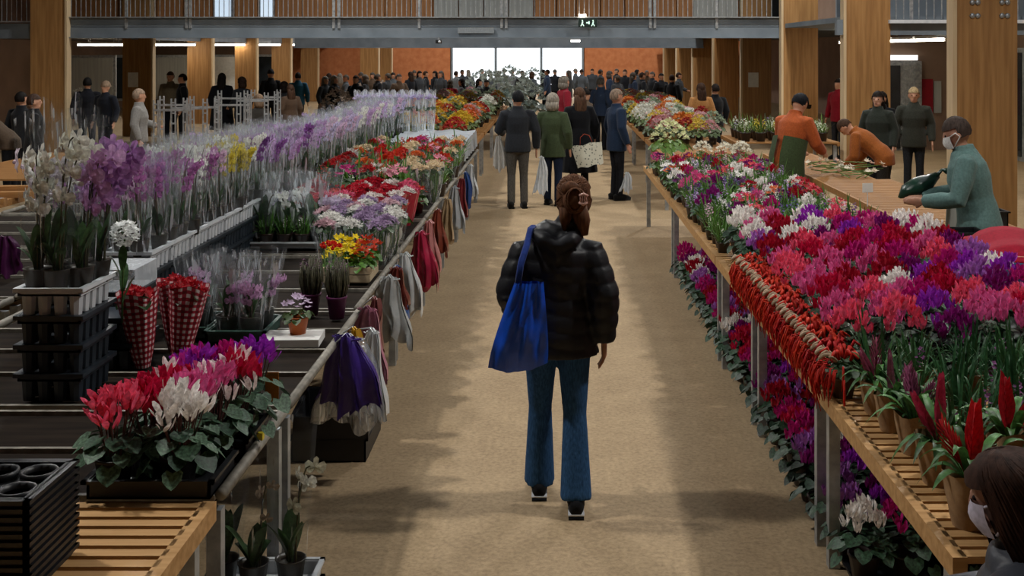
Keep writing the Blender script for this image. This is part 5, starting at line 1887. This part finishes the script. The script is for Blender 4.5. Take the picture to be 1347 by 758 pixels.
# styrofoam sheet with orange pot
t = tag(obj('foam_sheet', MB().box((0, 0, 0.02), (0.3, 0.22, 0.04)).mesh('foam_sheet', M['paper'], False), loc=(-1.36, 5.95, TZ + 0.002), rot=(0, 0, 0.05)), 'white foam sheet lying at the table rail', 'foam sheet')
o = plant('potted_primrose', DOME, '#46602f', '#c9b4cf', (-1.34, 5.98, TZ + 0.042), 'pale lilac primrose in an orange pot on the foam sheet', 'primrose', None, '#b5591c', 0.95)
# heathers
for k, (x, y) in enumerate(((-1.4, 6.58), (-1.235, 6.5))):
    t = thing('potted_heather', 'heather in a purple pot ' + ('behind the foam sheet' if k == 0 else 'next to the table rail'), 'heather', (x, y, TZ), 0, None, 1.15)
    obj('pot', POT, t, color=hexc('#571a4a'), scale=(0.85, 0.85, 1.15))
    obj('shoots', HEATH, t, color=hexc('#4c4a38'))
    obj('blossoms', HEATHF, t, color=hexc('#7a5a70'))
# ranunculus, primrose crate
t = thing('ranunculus_bunch', 'bunch of bright red ranunculus in a clear wrap', 'bouquet', (-1.43, 7.3, TZ), 0)
kv = BALL[1]
obj('wrap', cone_mesh(0.05, 0.08, 0.24, M['film'], 7), t)
obj('stems', MB().tube([(0.02, 0, 0), (0.03, 0, 0.24)], 0.006, 5).tube([(-0.02, 0.01, 0), (-0.04, 0, 0.24)], 0.006, 5).tube([(0, -0.02, 0), (0, -0.03, 0.24)], 0.006, 5).mesh('stems', M['leaf']), t, color=hexc('#55703a'))
for k in range(12):
    a = k * 2.4
    r = 0.07 * math.sqrt((k + 0.4) / 12)
    mb = MB()
    rr = random.Random(k)
    for q in range(3):
        star(mb, (0, 0, 0.006 * q), 0.024 * (1 - 0.25 * q), 6, rr, 0.5 + 0.2 * q)
    mb.ball((0, 0, 0.004), 0.012, 6, 4)
    obj('blossom', mb.mesh('blossom', M['petal'], False), t, (r * math.cos(a), r * math.sin(a), 0.29 - 0.03 * (k / 12)), color=hexc('#c92a1a'))
t = thing('wooden_crate', 'pale wooden crate full of primroses at the table edge', 'crate', (-1.36, 7.66, TZ))
for sx, sy, dx, dy in ((0, -1, 0.3, 0.012), (0, 1, 0.3, 0.012), (-1, 0, 0.012, 0.36), (1, 0, 0.012, 0.36)):
    for zz in (0.03, 0.08):
        obj('board', MB().box((sx * 0.15, sy * 0.18, zz), (dx, dy, 0.044)).mesh('board', M['crate_wood'], False), t)
obj('bottom', MB().box((0, 0, 0.006), (0.3, 0.36, 0.01)).mesh('bottom', M['crate_wood'], False), t)
for i in range(3):
    for j in range(3):
        cn, c = ('yellow', '#d1b90f') if (i < 2 and j < 3) else ('orange-red', '#b5361d')
        plant('potted_primrose', DOME, '#4c7a2a', c, (-1.45 + 0.09 * i, 7.55 + 0.11 * j, TZ + 0.012), '%s primrose in the pale wooden crate' % cn, 'primrose', 'primroses in the wooden crate', '#2a2220', 1.0 + 0.1 * j)
# white orchids in sleeves on a white tray
shallow_tray('white tray holding sleeved white orchids and hyacinths', (-2.05, 8.95, TZ), 0.62, 0.36, 0.05, M['white_pl'])
for k, x in enumerate((-2.28, -2.16, -2.04, -1.92, -1.8)):
    orchid('white', ['#d6d8dc', '#c9bfd4', '#dfe0dc'][k % 3], (x, 8.9 + 0.08 * (k % 2), TZ + 0.02), 'short white orchid in a clear sleeve on the white tray', 'short white orchids', 1.35, True)
for k, x in enumerate((-2.22, -2.08, -1.94)):
    plant('potted_narcissus', GRAS, '#4d7a30', '#d8d8cc', (x, 8.82, TZ + 0.02), 'green narcissus pot on the white orchid tray', 'narcissus', 'narcissus pots on the white tray', '#3a2a22', 1.0)

# the bank of mixed flowers between orchid row and aisle
def bank(y0, y1, x0, x1, step, fn):
    y = y0
    while y < y1:
        x = x0
        while x < x1:
            fn(x + rp.uniform(-0.04, 0.04), y + rp.uniform(-0.04, 0.04))
            x += step
        y += step


G1 = 'mixed flowers on the left stall'


def mixed(x, y):
    k = rp.random()
    red = ('red', '#a01a1e')
    if y < 9.4 and x > -1.9:
        cn, c = rp.choice([('lilac', '#9c86a6'), ('white', '#cfcdc8'), ('pale pink', '#c0a0a8')])
        bouquet(c, (x, y, TZ), '%s bouquet in clear wrap behind the primrose crate' % cn, G1, 0.3, 'film', 0.11)
    elif y < 10.8:
        if k < 0.6:
            cn, c, w_ = rp.choice([('red', '#a8182a', '#a01c30'), ('pink', '#c85a78', '#b02848'), ('white', '#d0c8c4', '#a8263a')])
            bouquet(c, (x, y, TZ), '%s bouquet in red spotted paper on the left stall' % cn, G1, 0.3, 'bagplastic', 0.1, wc=w_)
        else:
            plant('potted_flower', DOME, '#46682c', rp.choice(['#a01a1e', '#b84030']), (x, y, TZ), 'red flowering pot among the red-wrapped bouquets', 'potted flower', G1, '#5a1a20', 1.3)
    elif k < 0.3:
        plant('potted_flower', SPIK, '#4a6c30', '#a8432c', (x, y, TZ + 0.08), 'rust-red spiked flowering plant on the left stall', 'potted flower', G1, s=1.5)
    elif k < 0.5:
        plant('potted_flower', BALL, '#3a5a2a', '#b5301e', (x, y, TZ + 0.08), 'bright red ball-flowered plant on the left stall', 'potted flower', G1, s=1.3)
    elif k < 0.62:
        plant('green_plant', GRAS, '#557f30', '#cfcabf', (x, y, TZ + 0.05), 'fresh green leafy pot on the left stall', 'potted plant', G1, s=1.4)
    elif k < 0.75:
        cn, c = rp.choice([('white', '#cfcac4'), ('pink', '#c77f90'), ('magenta', '#a02a68')])
        plant('potted_flower', DOME, '#33502a', c, (x, y, TZ + 0.1), '%s flowering bush on the left stall' % cn, 'potted flower', G1, s=1.6)
    else:
        cn, c = rp.choice([('orange', '#c05a28'), ('red', '#a01a1e'), ('cream', '#cbb898')])
        bouquet(c, (x, y, TZ + 0.05), '%s bouquet in clear film on the left stall' % cn, G1, 0.36, 'film', 0.11)


bank(8.1, 8.7, -1.62, -1.2, 0.2, mixed)
bank(8.75, 11.0, -1.72, -1.2, 0.2, mixed)
bank(9.5, 11.0, -2.2, -1.75, 0.22, mixed)
bank(11.1, 15.0, -2.2, -1.2, 0.25, mixed)

# bags and wraps hanging from the rail on the aisle side
HB = 'bags hanging along the left stall'
for px, py, d, w_, h_, c, lab, film in (
        (460, 418, 5.9, 0.3, 0.38, '#3f2a80', 'purple carrier bag hanging from the near table rail', False),
        (466, 440, 6.0, 0.28, 0.46, '#b8bcc0', 'clear bag hanging below the purple one', True),
        (487, 430, 6.1, 0.11, 0.36, '#b98a1e', 'folded ochre bag hanging beside the purple one', False),
        (502, 432, 6.15, 0.15, 0.44, '#c9ced0', 'white carrier bag hanging beside the purple one', False),
        (507, 380, 6.55, 0.22, 0.40, '#b07088', 'dusty pink bag on the rail by the heathers', False),
        (520, 390, 6.8, 0.1, 0.32, '#7c4a48', 'rust-brown strip bag behind the dusty pink one', False),
        (546, 362, 7.45, 0.26, 0.42, '#aeb2b2', 'pale grey gauze bag hanging by the primrose crate', False),
        (560, 345, 7.8, 0.12, 0.36, '#1f4f8c', 'blue ribbon bag hanging behind the pale gauze', False),
        (543, 318, 7.75, 0.16, 0.24, '#6a2a22', 'brown-red paper bag hanging over the primrose crate', False),
        (574, 300, 8.3, 0.18, 0.44, '#c6cacc', 'white carrier bag below the red bouquets', False),
        (584, 258, 9.3, 0.22, 0.46, '#a02040', 'crimson pink wrapping hanging from the bouquets', False),
        (600, 258, 9.9, 0.14, 0.46, '#b87a78', 'salmon wrapping paper hanging at the aisle', False),
        (608, 245, 10.6, 0.14, 0.4, '#7a3a2c', 'brown-red wrapping hanging at the aisle', False),
        (616, 230, 11.4, 0.14, 0.42, '#a89070', 'tan paper bag hanging at the aisle', False),
        (628, 222, 12.4, 0.18, 0.46, '#b8bec4', 'white bag hanging farther along the left stall', False),
        (636, 214, 13.2, 0.14, 0.42, '#7c2a30', 'dark red bag hanging farther along the left stall', False),
        (640, 212, 13.9, 0.12, 0.42, '#2c4a86', 'blue bag hanging farther along the left stall', False),
        (645, 208, 14.8, 0.14, 0.4, '#bfc4c8', 'small white bag hanging near the man in grey trousers', False)):
    p = P(px, py, d)
    p.x = max(LX + 0.03, min(LX + (0.14 if 'white' in lab and d < 7 else 0.05), p.x))
    p.z = max(p.z, TZ + 0.02) if py < 425 and d > 6.2 else p.z
    w_ *= 1.45
    hb_ = carrier('hanging_bag', lab, (p.x, d, min(p.z, 0.86)), w_, h_, c, -0.5 if film is False else -0.3, HB, film, 'bag')
    hk = obj('hook', MB().tube([(0, 0, 0.004), (LX - p.x - 0.01, 0, TZ - min(p.z, 0.86) + 0.01)], 0.004, 6).mesh('hook', M['galv']), hb_)
    hk.rotation_euler = (0, 0, 0.5 if film is False else 0.3)

# orchids standing low beside the near table leg
shallow_tray('white plastic tray on a low crate beside the near table leg', (-1.17, 4.58, 0.16), 0.42, 0.26, 0.06, M['white_pl'], name='white_tray')
shallow_tray('dark low crate lifting the white tray beside the near table', (-1.17, 4.58, 0.0), 0.42, 0.26, 0.15, M['blue_black'], name='low_crate')
hero_orchid((-1.06, 4.6, 0.175), 'budding white orchid in a clear sleeve beside the table leg', ['#b8b8a4', '#cfcfc4'], 0.56, -0.6, 1, 4, 0.8, 0.08)
hero_orchid((-1.2, 4.56, 0.175), 'orchid with dark stalks in a sleeve beside the table leg', ['#7a6a5a', '#8a7a68'], 0.46, 0.8, 1, 3, 0.5, 0.04)
hero_orchid((-1.33, 4.6, 0.175), 'leafy orchid in a sleeve under the near table', ['#7a6a5a'], 0.36, 2.8, 1, 2, 0.5, 0.03)

carrier('hand_bag', 'dark bag with magenta handles on the dark table behind the orchids', (-3.75, 7.75, TZ + 0.27), 0.3, 0.26, '#4a1a44', 0.3, None, False, 'bag')
# ================================================================ right stall
RG = 'cyclamens on the right-hand table'
def pickc(y, x):
    n = noise.noise(Vector((x * 2.3, y * 1.7, 0.3)))
    k = rp.random()
    if k < 0.17:
        return 'white'
    if n > 0.18:
        return rp.choice(['deep red', 'crimson', 'magenta', 'coral pink'])
    if n < -0.18:
        return rp.choice(['violet', 'lilac', 'purple', 'magenta'])
    return rp.choice(['magenta', 'purple', 'crimson', 'pink', 'deep red'])


y = 5.3
while y < 8.6:
    x = 1.38 if y < 5.5 or y > 5.6 else 1.38
    while x < 2.6:
        c = pickc(y, x)
        if x < 1.75 and 5.2 < y < 7.3:
            c = rp.choice(['coral pink', 'deep red', 'crimson', 'pink', 'coral pink'])
        cyclamen(c, (x + rp.uniform(-0.02, 0.02), y + rp.uniform(-0.02, 0.02), TZ), '%s cyclamen in a pot on the slatted aisle table' % c, RG, rp.uniform(1.08, 1.3))
        x += 0.235
    y += 0.225
# chenille plants along the aisle edge
y = 5.02
k = 0
while y < 7.4:
    kv = CHEN[k % 3]
    t = thing('chenille_plant', 'red chenille plant with drooping tassels and kraft ruffle at the table edge', 'chenille plant', (RX + 0.075, y, TZ), rp.uniform(-0.2, 0.2), 'chenille plants along the table edge')
    obj('pot', POT, t, color=hexc('#4a3626'))
    obj('leaves', kv[0], t, color=leafcol())
    obj('tassels', kv[1], t, color=hexc(rp.choice(['#b8281c', '#c4361f', '#a81c1e'])))
    obj('paper_ruffle', kv[2], t)
    y += 0.155
    k += 1
# grassy pots and spring flowers farther along
SG = 'spring flowers on the right-hand table'
y = 8.65
while y < 14.2:
    x = 1.3
    while x < 2.58:
        k = rp.random()
        q = (x + rp.uniform(-0.03, 0.03), y + rp.uniform(-0.03, 0.03), TZ)
        n = noise.noise(Vector((x * 2.6, y * 1.5, 4.0)))
        if (8.6 < y < 9.3 and k < 0.7) or n > 0.28 and k < 0.6 or k < 0.2:
            plant('green_plant', GRAS, rp.choice(BRLEAF), '#d4d4c8', q, 'grassy bright green pot among the spring flowers', 'potted plant', SG, s=0.85)
        elif n < -0.2 or k < 0.55:
            cn, c = rp.choice([('lilac', '#a894bc'), ('blue-violet', '#6a5a9c'), ('white', '#d6d2d0'), ('pale pink', '#cda8bc'), ('purple', '#5c3478')])
            plant('potted_hyacinth', SPIK, '#48702e', c, q, '%s hyacinth pot among the spring flowers' % cn, 'hyacinth', SG, s=1.2)
        elif k < 0.8:
            cn, c = rp.choice([('pink', '#c8346c'), ('red', '#a8142c'), ('white', '#dcd8d4'), ('purple', '#5a1a58'), ('orange', '#c8643a'), ('coral', '#cc4a54')])
            plant('potted_primrose', DOME, '#3a5c2a', c, q, '%s primrose pot among the spring flowers' % cn, 'primrose', SG, s=1.3)
        else:
            c = rp.choice(['white', 'magenta', 'deep red', 'purple', 'pink'])
            cyclamen(c, q, '%s cyclamen among the spring flowers' % c, SG, 0.9)
        x += 0.19
    y += 0.19
# white chrysanthemum bush and pots at the table end
plant('chrysanthemum_bush', BUSH, '#5a7a34', '#cfd2a8', (1.5, 14.75, TZ), 'big creamy green-white chrysanthemum bush at the table end', 'chrysanthemum', None, '#2a2220', 1.25)
for x, y in ((1.95, 14.9), (2.2, 14.6), (2.45, 14.9)):
    plant('chrysanthemum_bush', BIGB, '#5a7238', '#d6d2c4', (x, y, TZ), 'smaller white chrysanthemum beside the big bush', 'chrysanthemum', 'white chrysanthemums at the table end', '#2a2220', 0.8)
for x, y, c in ((2.1, 14.3, '#8c1c2c'), (2.35, 14.35, '#7c1a24')):
    plant('potted_flower', DOME, '#33502a', c, (x, y, TZ), 'dark red potted flower near the white chrysanthemums', 'potted flower', 'dark red pots at the table end', s=1.3)
# grass-like bromeliads and the red ones in the foreground
y = 4.02
while y < 5.25:
    x = 1.45
    while x < 2.6:
        if not (y < 4.35 and x > 1.5):
            k = rp.random()
            plant('tillandsia', GRAS, rp.choice(['#2f5a34', '#3a6238', '#28502f']), '#7d4a78' if k < 0.7 else '#9c3a5c', (x + rp.uniform(-0.04, 0.04), y + rp.uniform(-0.04, 0.04), TZ), 'narrow-leaved potted plant with dull pink spike on the slatted table', 'potted plant', 'narrow-leaved plants on the slatted table', '#6a5138', 1.05)
        x += 0.2
    y += 0.2
for k, (x, y, s_, c, lab) in enumerate((
        (1.34, 3.66, 1.05, '#b0141c', 'big red bromeliad in kraft paper at the table corner'),
        (1.62, 3.7, 1.05, '#b5161c', 'red bromeliad in kraft paper behind the corner plant'),
        (1.36, 4.02, 1.0, '#a8304c', 'rose-red bromeliad in kraft paper on the slats'),
        (1.62, 4.05, 1.0, '#a01420', 'dark red bromeliad in the second kraft row'),
        (1.85, 3.9, 1.05, '#b0121c', 'red bromeliad with violet tip in the inner kraft row'),
        (1.9, 3.6, 1.0, '#a8141c', 'red bromeliad half hidden by dark hair'),
        (1.88, 4.2, 0.95, '#8c3a70', 'mauve bromeliad in the inner kraft row'),
        (1.37, 4.32, 0.9, '#8a4a6a', 'dull pink bromeliad in kraft paper near the chenille plants'),
        (1.36, 4.58, 0.85, '#7d4a5c', 'greyish pink bromeliad in kraft paper near the chenille plants'),
        (1.36, 4.8, 0.85, '#8a4258', 'small pink bromeliad in kraft paper next to the chenille plants'))):
    bromeliad((x, y, TZ), lab, c, None, s_, k)
tag(obj('paper_bag', MB().lathe([(0.1, 0), (0.13, 0.2), (0.135, 0.28)], 14, wob=0.03, rnd=random.Random(2)).mesh('paper_bag', M['kraft'])), 'large kraft paper pot cover at the slatted table corner', 'paper wrap').location = (1.53, 3.56, TZ)
shallow_tray('dark blue-grey bowl tray by the masked person', (1.42, 3.46, TZ), 0.1, 0.06, 0.06, M['blue_black'], name='small_tray')

# floor cyclamens below the right table
FG = 'cyclamens on the floor under the right-hand table'
y = 4.95
while y < 11.5:
    x = 1.33
    while x < 2.1:
        k = rp.random()
        n = noise.noise(Vector((x, y * 1.3, 9.0)))
        c = 'white' if k < 0.1 else ('lilac' if k < 0.18 else rp.choice(['magenta', 'crimson', 'deep red', 'purple', 'magenta'] if n > -0.1 else ['violet', 'purple', 'magenta', 'lilac']))
        if y < 8.6 or x < 1.7:
            cyclamen(c, (x + rp.uniform(-0.02, 0.02), y + rp.uniform(-0.02, 0.02), 0.04), '%s cyclamen on the floor under the slatted table' % c, FG, rp.uniform(1.05, 1.25))
        x += 0.21
    y += 0.21
for k in range(12):
    shallow_tray('black floor tray under the cyclamens below the table', (1.66, 5.1 + 0.56 * k, 0.0), 0.7, 0.5, 0.035, M['black_pl'], 'black floor trays under the cyclamens')

# ================================================================ things on the sellers' tables, far flowers
for k in range(26):
    x, y = rp.uniform(3.2, 3.9), rp.uniform(13.3, 15.0)
    t = thing('cut_stem', 'cut flower stem with pale head lying on the sellers\' table', 'cut flower', (x, y, TZ + 0.02 + 0.004 * k), rp.uniform(0, 6), 'cut stems on the sellers\' table')
    if k == 0:
        mb = MB()
        star(mb, (0, 0.2, 0.03), 0.05, 6, rp, 0.4)
        star(mb, (0, 0.19, 0.045), 0.035, 6, rp, 0.5)
        hm = mb.mesh('head', M['petal'], False)
        sm = MB().tube([(0, -0.2, 0), (0, 0.19, 0.02)], 0.006, 5).mesh('stem', M['leaf'])
    obj('head', hm, t, color=hexc(rp.choice(['#d0c4b0', '#c8a898', '#d8d0c0'])))
    obj('stem', sm, t, color=hexc('#5a7a3a'))
# stall with narcissi and lavender beyond the vendors
for k in range(22):
    x, y = 3.25 + 0.26 * (k % 6) , 19.3 + 0.35 * (k // 6)
    cn, c, lc = rp.choice([('white', '#c8ccb8', '#55702f'), ('lavender', '#7a6a94', '#4a5a3a'), ('yellow', '#b8a838', '#4d6a2c')])
    plant('potted_narcissus', SPIK, lc, c, (x, y, TZ), '%s spring pot on the stall beyond the orange-jumper seller' % cn, 'potted flower', 'pots on the stall beyond the sellers', s=1.6)
slat_table('stall table carrying narcissi and lavender beyond the sellers', 3.05, 4.8, 19.1, 20.8, M['slat2'], False)
# far banks
FB = 'bunches of flowers on the far stalls'
for k in range(64):
    left = k % 2 == 0
    y = 18.2 + (k // 2) * 0.44
    for j in range(3):
        x = (-2.95 + 0.7 * j) if left else (1.8 + 0.38 * j)
        cn, c, lc = rp.choice([('white', '#c4c4bc', '#54683e'), ('yellow', '#b8a040', '#55683a'), ('orange', '#b8692c', '#4a5c30'), ('red', '#8c2024', '#3c5030'), ('pink', '#b88a90', '#4a5c3c'), ('grey-green', '#8c9a84', '#5c6c52')])
        if left and y < 21:
            cn, c, lc = rp.choice([('red', '#9c2420', '#4a5c30'), ('yellow', '#b89a2c', '#55683a'), ('orange', '#b85a2c', '#4a5c30')])
        plant('flower_bunch', BIGB, lc, c, (x + rp.uniform(-0.15, 0.15), y, TZ), '%s flower bunch on the far stalls %s of the aisle' % (cn, 'left' if left else 'right'), 'flower bunch', FB, '#2a2a2a', rp.uniform(0.95, 1.25))
# pale cloth over the stall edge behind the man in grey trousers
shallow_tray('long dark crate under the pale grey-blue sheet', (-1.72, 16.4, TZ), 0.95, 2.3, 0.28, M['blue_black'], name='plinth_crate')
t = thing('plastic_sheet', 'pale grey-blue sheet draped over crates before the red and yellow bunches', 'sheet', (-1.72, 16.4, 0))
mb = MB()
mb.sheet(lambda u, v: Vector(((u - 0.5) * 1.06, (v - 0.5) * 2.45, 1.10 + 0.012 * math.sin(u * 17 + 3 * v) + 0.012 * math.sin(v * 31 + u * 4))), 16, 24)
mb.sheet(lambda u, v: Vector(((u - 0.5) * 1.06, -1.225 - 0.02 * math.sin(u * 20) * v, 1.10 + 0.012 * math.sin(u * 17) * (1 - v) - 0.22 * v)), 20, 4)
mb.sheet(lambda u, v: Vector((0.53 + 0.02 * math.sin(u * 40) * v, (u - 0.5) * 2.45, 1.10 - 0.24 * v)), 30, 4)
obj('cloth', mb.mesh('sheet_cloth', M['bagplastic']), t, color=hexc('#a3abb2'))
# wrapped bundle rows standing high at the end of the orchid row
for k in range(10):
    t = thing('wrapped_bundle', 'tall lilac bundle in milky film at the end of the orchid row', 'bouquet', (-2.95 + 0.12 * k, 17.3 + 0.1 * (k % 2), TZ + 0.3), 0, 'tall bundles at the orchid row end')
    obj('wrap', cone_mesh(0.05, 0.08, 0.62, M['film_thick'], k), t)
    kv = BQH[k % 3]
    obj('blossoms', kv[1], t, (0, 0, 0.5), color=hexc(rp.choice(['#b4a6cc', '#c0b4d0', '#9c86b4'])))
    obj('foliage', kv[0], t, (0, 0, 0.35), color=hexc('#4a5c4a'))
# tall shrubs before the far doorway
for px, d, h_ in SHRUBS[:5]:
    plant('tall_shrub', BUSH, '#5c6c66', '#8c9690', ((px - VX) * d / FPX, d, 0.0), 'tall grey-green shrub silhouetted before the far doorway', 'shrub', 'tall shrubs before the doorway', '#3a3a3a', h_ * 1.9)
for px, d, _ in SHRUBS[5:]:
    plant('tall_shrub', BUSH, '#5a6248', '#a89a90' if px > 200 else '#c0c0bc', ((px - VX) * d / FPX, d, 0.0), 'leafy bouquet display rising above the far left stalls', 'flower display', 'displays above the far left stalls', '#3a3a3a', 2.6)

# price cards on sticks among the flowers
for px, py, d, x_, lab in ((1141, 247, 11.2, None, 'pale bluish price card among the grassy pots near the sellers'), (1075, 300, 8.9, None, 'small white price card between primroses and cyclamens'),
                           (536, 232, 12.2, None, 'white price card among the red flowers of the left stall'), (455, 262, 10.4, -1.85, 'white price card over the red-wrapped bouquets'), (560, 190, 15.0, None, 'white price card near the pale sheet')):
    p = P(px, py, d)
    t = thing('price_card', lab, 'price card', (p.x, d, TZ))
    obj('stick', MB().box((0, 0, (p.z - TZ) / 2), (0.006, 0.006, p.z - TZ)).mesh('stick', M['white_pl'], False), t)
    obj('card', MB().box((0, -0.006, p.z - TZ), (0.11, 0.004, 0.09)).mesh('card', M['paper'], False), t, rot=(0, 0, 0.2))
